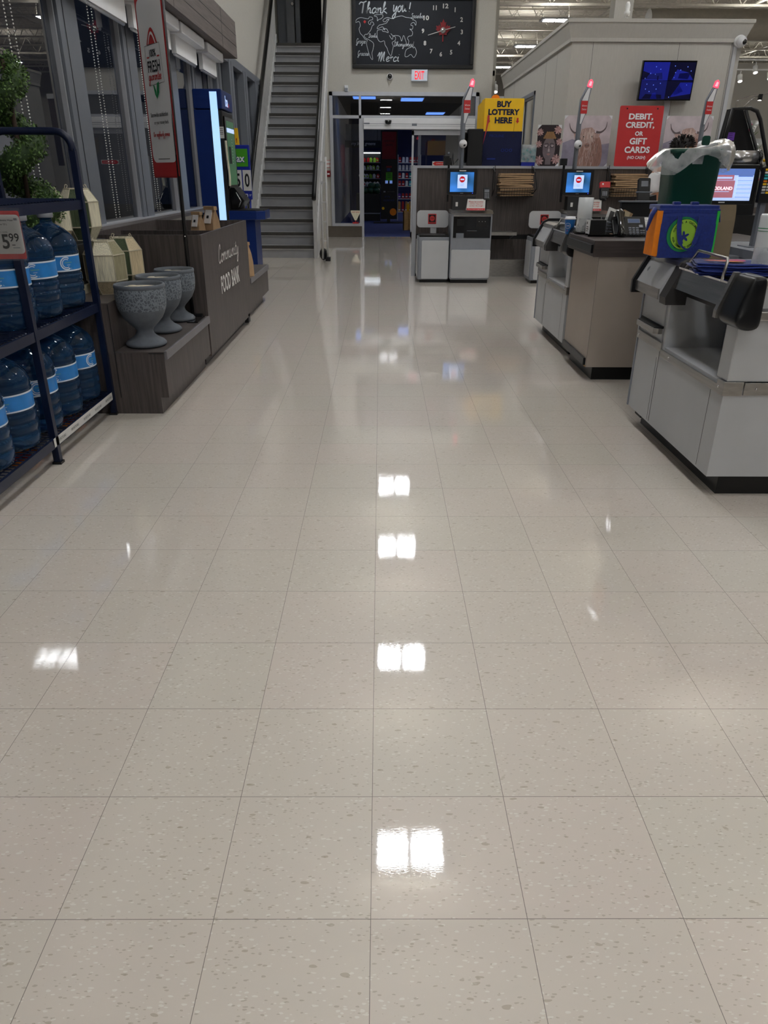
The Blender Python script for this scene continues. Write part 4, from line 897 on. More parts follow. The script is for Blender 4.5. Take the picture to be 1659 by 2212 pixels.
# ------------------------------------------------------------------ blue wire rack with water bottles
t = thing('wire_rack', 'dark blue metal rack with wire decks holding big water bottles', 'rack', (-1.88, 3.0, 0))
RX0, RX1, RY0, RY1 = -2.02, -1.60, 1.72, 4.20
for (x, y, z1) in ((RX1, RY1, 1.43), (RX0, RY1, 1.43), (RX1-.005, 3.38, 1.15), (RX0, RY0, 1.43), (RX1, RY0, 1.43)):
    MB('rack_blue').box(x-.016, x+.016, y-.016, y+.016, .012, z1).build('post', t); MB('black').box(x-.022, x+.022, y-.022, y+.022, 0, .012).build('foot', t)
for y in (RY0, RY1):
    MB('rack_blue').tube([(RX1, y, 1.42)]+[(RX1-.08+.08*cos(a), y, 1.43+.08*sin(a)) for a in [pi/2*i/6 for i in range(7)]]+[(RX0+.08-.08*sin(a), y, 1.43+.08*cos(a)) for a in [pi/2*i/6 for i in range(7)]]+[(RX0, y, 1.42)], .019, 8).build('end_hoop', t)
for z in (.14, .655, 1.19):
    for x in (RX0, RX1): MB('rack_blue').box(x-.008, x+.008, RY0, RY1, z-.05, z-.005).build('deck_rail', t)
    for y in (RY0, RY1): MB('rack_blue').box(RX0, RX1, y-.008, y+.008, z-.05, z-.005).build('deck_rail', t)
    b = MB('rack_blue'); y = RY0+.03
    while y < RY1: b.tube([(RX1-.002, y, z-.03), (RX1-.004, y, z), (RX0+.004, y, z)], .0032, 5); y += .033
    for x in (RX0+.12, RX0+.25, RX0+.38): b.tube([(x, RY0, z-.005), (x, RY1, z-.005)], .0035, 5)
    b.build('wire_deck', t)
b = MB('off_white').plane((RX1+.009, 3.7, .118), (0, 1, 0), (0, 0, 1)); b.rect(-.36, .48, -.022, .022, .002)
for i in range(5): b.text('100% RECYCLABLE', -.27+i*.17, 0, .013, .10, 'ink', .004)
b.build('recyclable_strip', t)
# bottle
def make_bottle():
    t = thing('water_bottle', 'x', 'bottle', (0, 0, 0), world=False, group='large blue water bottles on the wire rack')
    R = .134
    pr = [(0.001, .012), (.06, .006), (.108, .0), (.124, .012), (.131, .035), (R, .075), (R*.945, .082), (R, .090), (R, .125), (R*.945, .132), (R, .140), (R, .172), (R*.945, .179), (R*.985, .186)]
    pr += [(R*.975, .19), (R*.975, .268), (R*.985, .272), (R, .282), (R*.97, .290), (R, .300), (R*.985, .325), (R*.93, .352), (R*.80, .383), (R*.60, .412), (R*.38, .432), (.034, .442), (.030, .450), (.030, .472), (.036, .474), (.036, .480), (.028, .482)]
    pr = [(r_, z_ if z_ < .30 else .30+(z_-.30)*.84) for r_, z_ in pr]
    def fl(i, a, z):
        if .30 < z < .41: return 1-.035*(.5-.5*cos(a*10))**.7*sin(pi*(z-.30)/.11)
        if .02 < z < .08: return 1-.03*max(0, cos(a*9))*sin(pi*(z-.02)/.06)
        if .09 < z < .17: return 1-.006*(.5-.5*cos(a*12))
        return 1
    MB('bottle').lathe(pr, k=60, fn=fl).build('body', t)
    MB('bottle_cap').lathe([(.036, .447), (.039, .449), (.039, .476), (.036, .479)], k=24).build('cap', t)
    lab = MB('label_blue').lathe([(R*.982, .196), (R*.982, .262)], k=48, cap=False).build('label', t)
    b = MB('label_white').lathe([(R*.984, .189), (R*.986, .196)], k=48, cap=False).lathe([(R*.986, .262), (R*.984, .269)], k=48, cap=False)
    def wrap(x, y): return (R*.99*cos(x/R), R*.99*sin(x/R), .229+y)
    for c0 in (0., 2.1, 4.2):
        def arc(r, w):
            P = [(c0*R+r*cos(a), r*1.0*sin(a)) for a in [radians(55+i*250/14) for i in range(15)]]
            vs = []; fs = []
            for i, p in enumerate(P):
                d = Vector(P[min(i+1, 14)])-Vector(P[max(i-1, 0)]); d.normalize(); nn = Vector((-d.y, d.x))
                for sg in (-.5, .5): q = Vector(p)+nn*w*sg; vs.append(wrap(q.x, q.y))
            for i in range(14): fs.append((2*i, 2*i+2, 2*i+3, 2*i+1))
            b.add(vs, fs, False)
        b.use('label_white'); arc(.030, .006); arc(.021, .004)
        b.use('lime'); b.text('Compliments', c0*R+.012, .004, .007, .040, 'lime', fn=wrap); b.text('water', c0*R+.012, -.008, .005, .02, 'label_white', fn=wrap)
        b.text('15 L', c0*R+.02, -.026, .005, .02, 'label_white', fn=wrap)
    b.build('logo_print', lab)
    return t
proto = make_bottle(); first = True
ups = [(4.045, 'farthest one on the upper wire deck', 2.6), (3.74, 'second farthest one on the upper wire deck', .2), (3.44, 'third one from the far end of the upper wire deck', .0)]
lows = [(4.045, 'farthest one on the bottom wire deck', .9), (3.775, 'second farthest one on the bottom wire deck', .15), (3.505, 'middle bottle on the bottom wire deck, behind the short post', .35), (3.235, 'bottle on the bottom wire deck just before the short post', .05), (2.965, 'nearest one on the bottom wire deck', -.05)]
for z, lst in ((.6585, ups), (.1435, lows)):
    for y, lb, rz in lst:
        loc = (-1.738, y, z); lb = 'large blue water bottle, '+lb
        if first: proto.location = loc; proto.rotation_euler = (0, 0, rz-1.2); proto['label'] = lb; first = False
        else: dup(proto, loc, lb, rz-1.2)
t = thing('price_card', 'white 5.99 price card in a clear sleeve hung from the top deck', 'price tag', (-1.50, 2.9, 1.0))
u = Vector((1, .12, 0)).normalized()
b = MB('white').plane(Vector((-1.47, 2.90, 1.10)), u, (0, .0, 1)); b.poly(rrect(-.10, .122, -.085, .085, .006), .0, 'sign_red'); b.poly(rrect(-.099, .121, -.066, .072, .014), .002, 'off_white')
b.text('Compliments Water', .065, .052, .008, .066, 'ink', .003, bold=.02); b.text('Spring 15 L', .054, .038, .008, .04, 'ink', .003, bold=.02); b.text('15 L bottle', .055, .012, .005, .03, 'ink', .003)
b.text('5', .057, -.022, .052, .026, 'ink', .003, bold=.02); b.text('99', .089, -.008, .030, .036, 'ink', .003, bold=.01); b.rect(.078, .09, -.036, -.033, .003, 'ink'); b.rect(.08, .105, -.046, -.043, .003, 'mid_grey'); b.rect(.10, .112, .052, .06, .003, 'mid_grey')
b.build('card', t)
MB(ACR).plane(Vector((-1.47, 2.897, 1.10)), u, (0, 0, 1)).rect(-.12, .130, -.09, .095, .006, ACR).build('sleeve', t)
b = MB(ACR); b.plane(Vector((-1.47, 2.897, 1.10)), u, (0, 0, 1)); b.rect(.03, .055, .085, .125, .008, 'off_white'); b.build('hook', t)
for i, (x, y) in enumerate(((-1.80, 3.42), (-1.80, 4.02))):
    tag(MB('orange').tube([(x+.075*cos(a), y+.10*sin(a), .02) for a in [2*pi*j/28 for j in range(28)]], .012, 8, closed=True).use('red').lathe([(.06, 0), (.06, .01), (.05, .012)], (x, y, 0.001), 20).build('plant_saucer'), ('orange-red ring lying on the floor under the rack, '+('by the short front post', 'near the far post')[i]), 'ring', 'rings on the floor under the rack')
mat('inner_shade_grey', (96, 96, 98), .5)  # back panel grey, darkened for the shade inside the bagging opening
# ------------------------------------------------------------------ checkout counters (two alike)
def checkout(label, loc):
    """bagging end of a checkout lane; local x from the aisle face, y from the near end"""
    t = thing('checkout_counter', label, 'checkout', loc, world=False, group='white bagging counters')
    MB('kick').box(.075, .95, .04, 1.08, 0, .115).build('kick_plate', t)
    b = MB('white_metal').box(0, .97, 0, 1.13, .10, .50); b.use('frame_dark').box(-.0008, .0, .77, .775, .11, .49).box(-.0008, 0, .80, .8025, .11, .45).box(-.0008, 0, .12, .1225, .11, .47); bevel(b.build('lower_cabinet', t), .004)
    MB('mid_grey').box(-.006, .0, 1.115, 1.13, .10, .76).build('edge_trim', t)
    # shelf
    MB('white_metal').box(.005, .97, .10, .78, .50, .518).build('shelf', t)
    MB('dark_steel').box(.30, .97, .70, .722, .518, .64).build('stop_plate', t); MB('mid_grey').box(.295, .30, .69, .725, .518, .64).build('stop_edge', t)
    MB('inner_shade_grey').box(.52, .53, .106, .74, .519, .769).build('back_panel', t)
    # far pillar with pull tray
    b = MB('white_metal').box(0.004, .97, .795, 1.125, .50, .77); bevel(b.build('far_pillar', t), .004)
    MB('white_metal').box(.0, .97, .725, .745, .50, .77).build('pillar_panel', t); MB('white_metal').box(.012, .9, .745, .795, .50, .77).build('inner_panel', t)
    h = MB('stainless').prism([(-.042, .80), (-.042, 1.06), (.004, 1.12), (.004, .79), (-.022, .78)], 'z', .572, .60); o = bevel(h.build('pull_tray', t), .003)
    MB('black').prism([(-.037, .805), (-.037, 1.06), (.004, 1.11), (.004, .80)], 'z', .601, .604).build('tray_liner', o); MB('black').box(-.001, .006, .785, 1.12, .600, .612).build('tray_slot', t)
    # stainless belts
    for q in ((-.008, .0, .745, 1.125, .492, .535), (-.008, 0, .02, .745, .468, .506)):
        bevel(MB('stainless').box(*q).build('steel_belt', t), .002)
    bevel(MB('stainless').prism([(-.009, -.008), (-.009, .06), (0, .06), (0, 0), (.075, 0), (.075, -.008)], 'z', .470, .530).build('corner_belt', t), .002)
    bevel(MB('stainless').box(.08, .97, -.008, 0, .472, .526).build('steel_belt', t), .002)
    b = MB('chrome')
    for (x, y, z) in ((-.009, .04, .50), (-.009, .62, .487), (-.009, 1.09, .513)): b.ball((x, y, z), .006, 8)
    for (x, z) in ((.13, .50), (.60, .50)): b.ball((x, -.009, z), .006, 8)
    b.build('rivets', t)
    # near pillar and near face
    b = MB('white_metal').box(.004, .97, .0, .105, .528, .78); bevel(b.build('near_pillar', t), .006)
    b = MB('white_metal').box(.055, .97, -.015, .10, .832, .915); b.use('white_metal').box(.05, .97, -.004, .1, .76, .84); b.build('upper_panel', t)
    bevel(MB('stainless').box(.055, .97, -.034, .02, .915, .945).build('top_belt', t), .008); bevel(MB('stainless').box(.055, .97, -.034, 0, .787, .823).build('side_belt', t), .004)
    # top deck
    b = MB('mid_grey').box(.15, .97, .02, 1.12, .895, .91); b.use('black')
    y = .03
    while y < .30: b.box(.15, .95, y, y+.012, .91, .918); y += .035
    b.build('top_deck', t)
    MB('black').box(.16, .97, .02, 1.12, .77, .894).build('deck_body', t)
    # far cap: leaning white box with steel and rubber edge
    yA, yB = .77, 1.125
    prof = [(-.052, .752), (-.052, .80), (.015, .925), (.05, .942), (.15, .942), (.15, .752)]
    cap = MB('white_metal').prism(prof, 'y', yA, yB).build('bumper_cap', t)
    MB('stainless').prism([(-.058, .750), (-.058, .800), (-.052, .800), (-.052, .750)], 'y', yA, yB).prism([(.0, .915), (.011, .933), (.045, .948), (.13, .948), (.13, .942), (.05, .942), (.018, .925), (.009, .915)], 'y', yA-.05, yB).build('steel_edge', cap)
    MB('rubber').prism([(-.075, .735), (-.075, .80), (.0, .945), (.05, .970), (.16, .970), (.16, .735)], 'y', yB, yB+.022).build('rubber_edge', cap)
    b = MB('mid_grey').plane((-.022, 1.03, .865), (0, -1, 0), (.067, 0, .135)); b.disc(0, -.0, .014, .010, 'mid_grey'); b.text('GP', 0, 0, .012, .016, 'frame_dark', .011); b.build('emblem', cap)
    MB('dark_steel').prism([(-.045, .735), (-.05, .77), (.02, .93), (.055, .945), (.055, .735)], 'y', yA-.085, yA).build('end_bracket', cap)
    # slanted guard rail with hoop
    p = [(-.015, .815), (.01, .905), (.02, .905), (-.005, .815)]
    g = MB('stainless').prism(p, 'y', .085, .72).build('guard_rail', t); MB('chrome').prism([(.008, .903), (.006, .912), (.026, .912), (.024, .903)], 'y', .085, .72).build('rail_lip', g)
    MB('dark_steel').box(.07, .075, .10, .80, .77, .90).build('inner_guard', t)
    MB('stainless').tube([(.012, .245, .906), (.03, .265, .985), (.032, .275, .995), (.035, .59, .998), (.035, .60, .990), (.012, .66, .906)], .0065, 8).build('wire_hoop', t)
    # near bumper
    sec = [(-.052, .772), (-.060, .795), (-.056, .825), (-.020, .948), (-.006, .962), (.036, .962), (.046, .950), (.048, .80), (.042, .762), (-.01, .754)]
    nb = MB('rubber')
    grid = []
    for y, k in ((.062, 1.0), (.058, 1.02), (.0, 1.02), (-.060, 1.02), (-.078, 1.0), (-.088, .93)):
        cx_, cz_ = -.005, .86; grid.append([(cx_+(x-cx_)*k, y-(.015 if z < .80 else 0)*(1 if y < 0 else 0), cz_+(z-cz_)*k) for x, z in sec])
    n = len(sec); vs = [q for r in grid for q in r]; fs = [(i*n+j, (i+1)*n+j, (i+1)*n+(j+1) % n, i*n+(j+1) % n) for i in range(len(grid)-1) for j in range(n)]
    nb.add(vs, fs+[tuple(range(n)), tuple((len(grid)-1)*n+j for j in range(n))[::-1]], True); nbo = nb.build('corner_bumper', t); nbo.modifiers.new('s', 'SUBSURF').render_levels = 2
    MB('stainless').prism([(-.072, .782), (-.072, .812), (-.022, .962), (.0, .962), (-.05, .81), (-.05, .782)], 'y', .058, .085).build('bumper_trim', t)
    return t
C1 = checkout('white checkout bagging counter nearest the camera, carrying the blue cooler bag', (1.455, 2.975, 0))
C3 = dup(C1, (1.455, 5.81, 0), 'white and stainless checkout bagging counter behind the beige service counter')

# beige service counter
t = thing('service_counter', 'beige service counter with dark wood top and black kick plate, carrying the phone', 'counter', (1.95, 5.4, 0))
b = MB('taupe').box(1.445, 2.6, 5.02, 5.70, .095, .83); b.use('frame_dark').box(1.4445, 1.445, 5.018, 5.022, .1, .83); bevel(b.build('cabinet', t), .003)
MB('kick').box(1.50, 2.55, 5.05, 5.68, 0, .095).build('kick_plate', t)
bevel(MB('counter_top').box(1.40, 2.65, 5.0, 5.715, .83, .932).build('counter_top', t), .004)
bevel(MB('rubber').box(1.385, 1.40, 5.02, 5.70, .852, .905).build('bumper_strip', t), .003)
bevel(MB('rubber').box(1.428, 1.445, 5.04, 5.68, .105, .155).build('kick_strip', t), .003)
MB('crate').box(1.443, 1.449, 5.03, 5.10, .094, .104).build('worn_edge', t)

# ---- things on the service counter (height .932)
ZT = .933
def cup(loc):
    t = thing('paper_cup', 'blue paper coffee cup with white lid at the far edge of the beige counter', 'cup', loc, world=False)
    b = MB('cup_blue').lathe([(.001, 0), (.028, 0), (.040, .105), (.041, .107)], k=24); b.build('cup', t)
    MB('white_plastic').lathe([(.0425, .104), (.0425, .112), (.038, .113), (.037, .124), (.034, .124), (.032, .118), (.001, .118)], k=24).build('lid', t)
    f = lambda x, y: (-.0365*cos(x/.0365+1.1) if 0 else .0372*cos(x/.0372-2.2)*(1+y*.5), .0372*sin(x/.0372-2.2)*(1+y*.5), .06+y)
    q = MB('white_plastic')
    for r, w in ((.022, .002), ):
        P = [(r*cos(a), r*.9*sin(a)) for a in [2*pi*i/20 for i in range(21)]]
        for i in range(20): q.add([f(*P[i]), f(*P[i+1]), f(P[i+1][0]*.9, P[i+1][1]*.9), f(P[i][0]*.9, P[i][1]*.9)], [(0, 1, 2, 3)], False)
    q.text('COFFEE', 0, .0, .010, .03, 'white_plastic', fn=f); q.use('red'); q.text('o', 0, -.035, .008, .008, 'red', fn=f); q.build('print', t)
cup((1.437, 5.87, .912))
t = thing('bag_roll', 'tall roll of clear plastic bags standing on the beige counter behind the blue cup', 'roll', (1.47, 5.60, ZT), world=False)
MB('black').lathe([(.06, 0), (.062, .018), (.02, .022)], k=24).build('stand', t); MB('film_roll').lathe([(.052, .022), (.053, .24), (.05, .242), (.015, .243), (.014, .2)], k=32).build('roll', t)
b = MB(FILM); b.sheet([[((.057+.01*(1-i/6)+.004*sin(j*2+i))*cos(-2.6+j*.28), (.057+.012*(1-i/6)+.004*sin(j*3+i*2))*sin(-2.6+j*.28), .015+.09*i/6) for j in range(12)] for i in range(7)]); b.build('loose_film', t)
t = thing('card_holder', 'black box with white side label on the beige counter, before the plastic roll', 'box', (1.50, 5.42, ZT))
bevel(MB('black').box(1.455, 1.565, 5.36, 5.47, ZT+.012, ZT+.105).build('box', t), .003); b = MB('white').box(1.4535, 1.455, 5.365, 5.465, ZT+.014, ZT+.103)
b.plane((1.4532, 5.415, ZT+.06), (0, -1, 0), (0, 0, 1)); b.rect(-.03, -.01, .015, .03, .001, 'ink'); b.rect(-.03, .02, -.005, .0, .001, 'ink'); b.rect(-.03, .025, -.018, -.013, .001, 'ink'); b.rect(-.03, .01, -.03, -.026, .001, 'ink'); b.build('side_label', t)
tag(MB('black_gloss').box(1.44, 1.70, 5.33, 5.42, ZT, ZT+.008).box(1.44, 1.70, 5.33, 5.335, ZT, ZT+.016).box(1.44, 1.70, 5.415, 5.42, ZT, ZT+.014).use('kraft').box(1.46, 1.54, 5.34, 5.41, ZT+.008, ZT+.014).use('silver').box(1.55, 1.6, 5.35, 5.40, ZT+.008, ZT+.012).use('kraft').box(1.61, 1.68, 5.345, 5.41, ZT+.008, ZT+.015).build('pen_tray'), 'shallow black tray of clips at the front edge of the beige counter', 'tray')
t = thing('card_stand', 'clear stand holding a white pamphlet, leaning behind the black box', 'holder', (1.585, 5.50, ZT))
b = MB('off_white'); b.X = Matrix.Translation((1.60, 5.50, ZT+.015)) @ Matrix.Rotation(radians(18), 4, 'Y') @ Matrix.Rotation(radians(-12), 4, 'X'); b.box(-.03, .03, 0, .004, 0, .17).use('dark_steel').box(-.012, .02, -.002, 0, .08, .15).use('mid_grey').box(-.025, .0, -.002, 0, .02, .07); b.build('pamphlet', t)
MB(ACR).box(1.565, 1.64, 5.49, 5.51, ZT, ZT+.12).build('acrylic', t)
t = thing('receipt_stack', 'dark stack of grey gift card sleeves beside the telephone', 'stack', (1.64, 5.50, ZT))
for i in range(9): MB('dark_steel' if i % 2 else 'grey_plastic').box(1.60+.002*i, 1.70+.002*i, 5.46, 5.54, ZT+.003+i*.0095, ZT+.010+i*.0095).build('sleeve', t)
b = MB('dark_steel').box(1.625, 1.72, 5.462, 5.466, ZT+.02, ZT+.12); b.plane((1.67, 5.461, ZT+.105), (1, 0, 0), (0, 0, 1)); b.text('EST', 0, 0, .018, .04, 'mid_grey', .001); b.build('front_card', t)
for i in range(9):
    b = MB('kraft' if i % 3 else 'rope_tan'); b.X = Matrix.Translation((1.70+.008*i, 5.62+.01*(i % 3), ZT+.07)) @ Matrix.Rotation(radians(4*i-8), 4, 'Y')
    b.box(-.035, .035, -.003, .003, 0, .085); b.use('kraft_dark').box(-.03, .03, -.004, -.003, .03, .033).box(-.03, .02, -.004, -.003, .05, .053)
    if i == 0: t = thing('napkin_bundle', 'bundle of folded brown paper napkins behind the telephone', 'napkins', (1.72, 5.62, ZT)); MB('black').box(1.64, 1.80, 5.58, 5.66, ZT, ZT+.09).build('holder', t)
    b.build('napkin', t)
# telephone
t = thing('desk_phone', 'black office desk telephone with handset and white label strip on the beige counter', 'telephone', (1.745, 5.36, ZT))
X_ = Matrix.Translation((1.765, 5.40, ZT+.042)) @ Matrix.Rotation(radians(-6), 4, 'Z') @ Matrix.Rotation(radians(36), 4, 'X') @ Matrix.Scale(1.12, 4)
def pb(m): b = MB(m); b.X = X_; return b
bevel(pb('black').box(-.125, .125, -.095, .10, -.012, .018).build('phone_body', t), .006)
MB('black').prism([(5.34, ZT), (5.50, ZT), (5.48, ZT+.07), (5.36, ZT+.025)], 'x', 1.68, 1.86).build('wedge_foot', t)
b = pb('grey_plastic').box(-.03, .045, .035, .075, .018, .020); b.use('screen_grey').box(-.026, .041, .04, .07, .0201, .0206); b.build('display', t)
b = pb('off_white').box(.075, .098, -.085, .088, .0181, .020)
for i in range(11): b.use('ink').box(.077, .090, -.078+i*.015, -.075+i*.015, .0201, .0204)
b.build('label_strip', t)
for j in range(4):
    for i in range(3):
        bevel(pb('grey_plastic').box(-.03+i*.022, -.014+i*.022, -.075+j*.019, -.063+j*.019, .018, .023).build('key', t), .001)
for j in range(3):
    for i in range(2): pb('grey_plastic').box(.038+i*.016, .050+i*.016, -.07+j*.016, -.063+j*.016, .018, .022).build('key', t)
pb('mid_grey').box(.035, .058, -.005, .018, .018, .022).build('navigation_key', t)
b = pb('mid_grey'); [b.box(.103, .112, -.08+i*.015, -.075+i*.015, .018, .021) for i in range(11)]; b.build('side_keys', t)
hs = pb('black_gloss'); hs.tube(smooth([(-.085, -.10, .032), (-.086, -.075, .058), (-.088, -.03, .066), (-.088, .03, .066), (-.086, .075, .058), (-.085, .095, .035)]), [.026, .027, .026, .024, .022, .021, .020, .019, .019, .019, .019, .019, .019, .019, .020, .021, .022, .024, .026, .027, .028, .028, .027, .027, .026, .025][:26], 12)
hs.build('handset', t)
P = []
for i in range(140): a = i*.9; s_ = i/139; P.append((1.66+.24*s_+.008*cos(a), 5.298-.02*sin(pi*s_)+.004*sin(a*.1), ZT+.012+.008*sin(a)))
MB('black').tube(P, .003, 5).build('coiled_cord', t)
# dark back of the register stand behind the napkins
t = thing('register_shield', 'dark flat panel of the cashier stand behind the telephone', 'panel', (2.1, 5.95, .912))
bevel(MB('black').box(1.83, 2.41, 5.93, 5.98, .912, 1.135).build('panel', t), .004); MB('grey_plastic').box(1.82, 2.46, 5.915, 5.995, 1.135, 1.145).build('cap_rail', t)
# cardless terminal on C3's lane
t = thing('payment_terminal', 'black card terminal on an arm in front of the white-shirted person', 'card terminal', (2.28, 6.8, .9))
b = MB('black'); b.X = Matrix.Translation((2.27, 6.8, 1.2)) @ Matrix.Rotation(radians(-14), 4, 'X'); b.rbox(-.05, .05, -.02, .02, -.09, .10, .012, 'y').use('grey_plastic').box(-.03, .03, -.022, -.02, .03, .075); bevel(b.build('terminal', t), .004)
MB('black_gloss').tube([(2.27, 6.82, 1.12), (2.30, 6.9, 1.02), (2.32, 6.9, .9)], .02, 8).build('arm', t); MB('frame_grey').tube([(2.20, 6.78, 1.19), (2.34, 6.78, 1.19)], .006, 6).build('clip', t)
MB('black').prism([(2.22, 1.05), (2.40, 1.05), (2.38, 1.17), (2.24, 1.13)], 'y', 6.78, 6.9).build('cradle', t); MB('black').box(2.27, 2.37, 6.75, 6.9, .912, .93).build('post', t)

# ---- things on the near checkout counter (deck top .91+)
ZD = .912
def cooler():
    t = thing('cooler_bag', 'royal blue zip cooler bag with green cucumber print standing on the near checkout', 'bag', (1.50, 3.86, .946), radians(1), world=False)
    w, d, h = .135, .095, .222
    b = MB('bag_blue')
    rows = []
    for z, kx, ky in ((0, .97, 1), (.06, 1, 1.02), (.14, 1.0, .98), (.19, .99, .92), (h, .99, .82)):
        rows.append([(x*kx, y*ky, z) for x, y in ((-w, -d), (-w*.4, -d*1.03), (w*.4, -d*1.02), (w, -d), (w, d), (0, d), (-w, d))])
    n = 7; b.add([p for r in rows for p in r], [(i*n+j, i*n+(j+1) % n, (i+1)*n+(j+1) % n, (i+1)*n+j) for i in range(4) for j in range(n)]+[tuple(range(n))[::-1], tuple(4*n+j for j in range(n))], False); bd = b.build('bag_body', t)
    MB('orange').quad((-w*1.012, -d*.98, .004), (-w*1.012, d*.95, .004), (-w*1.008, d*.80, .215), (-w*1.008, -d*.84, .215)).build('side_panel', t)
    tag(MB('bright_green').quad((w*1.012, -d*.98, .004), (w*1.012, d*.95, .004), (w*1.008, d*.80, .215), (w*1.008, -d*.84, .215)).build('side_panel', t), 'green side panel')
    # visible piping of the side panels wrapping to the front
    MB('orange').box(-w-.026, -w+.002, -d*.96, -d*.9, .01, .215).build('front_gusset', t); MB('bright_green').box(w-.002, w+.010, -d*.96, -d*.9, .012, .215).build('front_gusset', t)
    lid = MB('bag_blue'); lid.rbox(-w-.012, w+.012, -d*.85, d*.8, h-.005, h+.018, .01, 'z'); lid.box(-w-.014, w+.014, -d*.9, -d*.8, h-.02, h+.002); bevel(lid.build('zip_lid', t), .004)
    f = MB('bag_blue').tube([(-w-.01, -d*.2, h+.005), (-w-.03, -d*.3, h-.03), (-w-.045, -d*.3, h-.10)], [.018, .016, .008], 6, flat=.4).tube([(w+.01, -d*.2, h+.005), (w+.035, -d*.3, h-.02), (w+.045, -d*.3, h-.06)], [.016, .014, .008], 6, flat=.4); f.build('side_flap', t)
    pr = MB('green').plane((0, -d*1.035, .105), (1, 0, 0), (0, 0, 1)); cx_, cz_, r = -.018, .004, .076
    pr.disc(cx_-.004, cz_, r*1.06, .001, 'green', 32); pr.disc(cx_+.003, cz_, r*.93, .002, 'ink', 32); pr.disc(cx_+.003, cz_, r*.91, .003, 'lime', 32)
    for a in range(5):
        an = radians(90+72*a+10); q = (cx_+.014*cos(an), cz_-.01+.014*sin(an)); pr.poly([(q[0]+.013*cos(an)*cos(tt)-.006*sin(an)*sin(tt), q[1]+.013*sin(an)*cos(tt)+.006*cos(an)*sin(tt)) for tt in [2*pi*i/10 for i in range(10)]], .004, 'bag_blue')
    def ring(txt, r0, a0, da, hh, top=True):
        pr.use('ink')
        for i, ch in enumerate(txt):
            if ch == ' ': continue
            an = radians(a0+da*i); vs, fs = glyphs(ch, .02, 0); xm = (max(v[0] for v in vs)+min(v[0] for v in vs))/2; k = hh
            rot = an-pi/2 if top else an+pi/2
            o = (cx_+.003+r0*cos(an), cz_+r0*sin(an)); pts = [pr.at(o[0]+(v[0]-xm)*k*cos(rot)-(v[1]-.35)*k*sin(rot), o[1]+(v[0]-xm)*k*sin(rot)+(v[1]-.35)*k*cos(rot), .005) for v in vs]; pr.add(pts, fs, False)
    ring('COOL AS A CUCUMBER', .058, 165, -9, .013); ring('COOL COMME UN CONCOMBRE', .058, 195, 7, .012, False)
    pr.build('cucumber_print', bd)
    for s_, y in ((1, -d*1.06), (-1, d*.9)):
        b = MB('bag_blue'); P = smooth([(-.052, y, .195), (-.050, y-.004*s_, .14), (-.040, y-.012*s_, .085), (-.02, y-.016*s_, .05), (.01, y-.016*s_, .045), (.035, y-.012*s_, .08), (.048, y-.004*s_, .14), (.052, y, .195)])
        if s_ == 1:
            vs = []; fs = []
            for i, p in enumerate(P):
                dd = Vector(P[min(i+1, len(P)-1)])-Vector(P[max(i-1, 0)]); nn = dd.cross(Vector((0, 1, 0))).normalized()*.011
                if 12 < i < 24: nn *= .35
                vs += [Vector(p)+nn, Vector(p)-nn]
            for i in range(len(P)-1): fs.append((2*i, 2*i+2, 2*i+3, 2*i+1))
            b.add(vs, fs, False)
        o = b.build('handle_strap', t) if b.v else None
        if o: so = o.modifiers.new('s', 'SOLIDIFY'); so.thickness = .003
    for x in (-.045, .045): bevel(MB('bag_blue').box(x-.018, x+.018, -d*.3, .0, h+.016, h+.032).build('top_strap', t), .004)
    return t
cooler()
t = paper_bag('large_paper_bag', 'tall flat brown kraft bag standing right of the blue cooler bag', (1.735, 4.02, ZD), 0, .20, .06, .27, 'kraft_dark', roll=False)
t.scale = (1.0, .6, 1.0)
# pile of folded reusable bags
for i in range(8):
    x, y, r = 1.585+random.uniform(-.012, .012), 3.42+random.uniform(-.02, .02), radians(-14+random.uniform(-8, 8))
    t = thing('folded_tote', 'folded navy reusable bag in the pile on the near checkout, '+('lowest', 'second lowest', 'third lowest', 'fourth lowest', 'fourth from the top', 'third from the top', 'second from the top', 'top')[i], 'bag', (x, y, ZD+.006+i*.0062), r, world=False, group='pile of folded blue reusable bags')
    b = MB('bag_blue'); n = 9
    rw = [[(-.15+.30*j/(n-1), -.13+.26*k/5, .0055*sin(j*1.1+i)*abs(j/(n-1)-.3)+.003*sin(k*2+i)) for j in range(n)] for k in range(6)]
    b.sheet(rw); o = b.build('cloth', t); so = o.modifiers.new('s', 'SOLIDIFY'); so.thickness = .0055
    if i in (2, 5, 7): MB('bag_blue').tube(smooth([(.14, -.05, .0), (.19, -.03, .004), (.20, .03, .002), (.15, .05, .0)]), .009, 6, flat=.25).build('strap', t)
    if i == 7:
        t['label'] = 'top folded navy bag of the pile, printed with an orange and pink shape'; del t['group']
        q = MB('orange').plane((-.03, -.01, .0075), (1, 0, 0), (0, 1, 0)); q.poly([(-.09, -.03), (.07, -.05), (.08, -.035), (-.02, -.01), (-.06, -.005)], .0, 'orange'); q.poly([(-.03, .0), (.06, .05), (.09, .03), (.09, -.02), (.02, -.01)], .001, 'magenta'); q.poly([(-.09, .01), (-.03, .02), (-.05, -.002)], .001, 'magenta')
        q.build('print', t)
t = thing('bag_roll', 'tall translucent roll of plastic bags at the right edge, with two dark bands', 'roll', (1.70, 3.36, ZD), world=False)
MB('film_roll').lathe([(.052, 0), (.05, .012), (.05, .245), (.046, .255), (.015, .256), (.014, .2)], k=32).build('roll', t); MB('green').lathe([(.0505, .196), (.0505, .199)], k=32, cap=False).lathe([(.0505, .186), (.0505, .188)], k=32, cap=False).build('band', t)
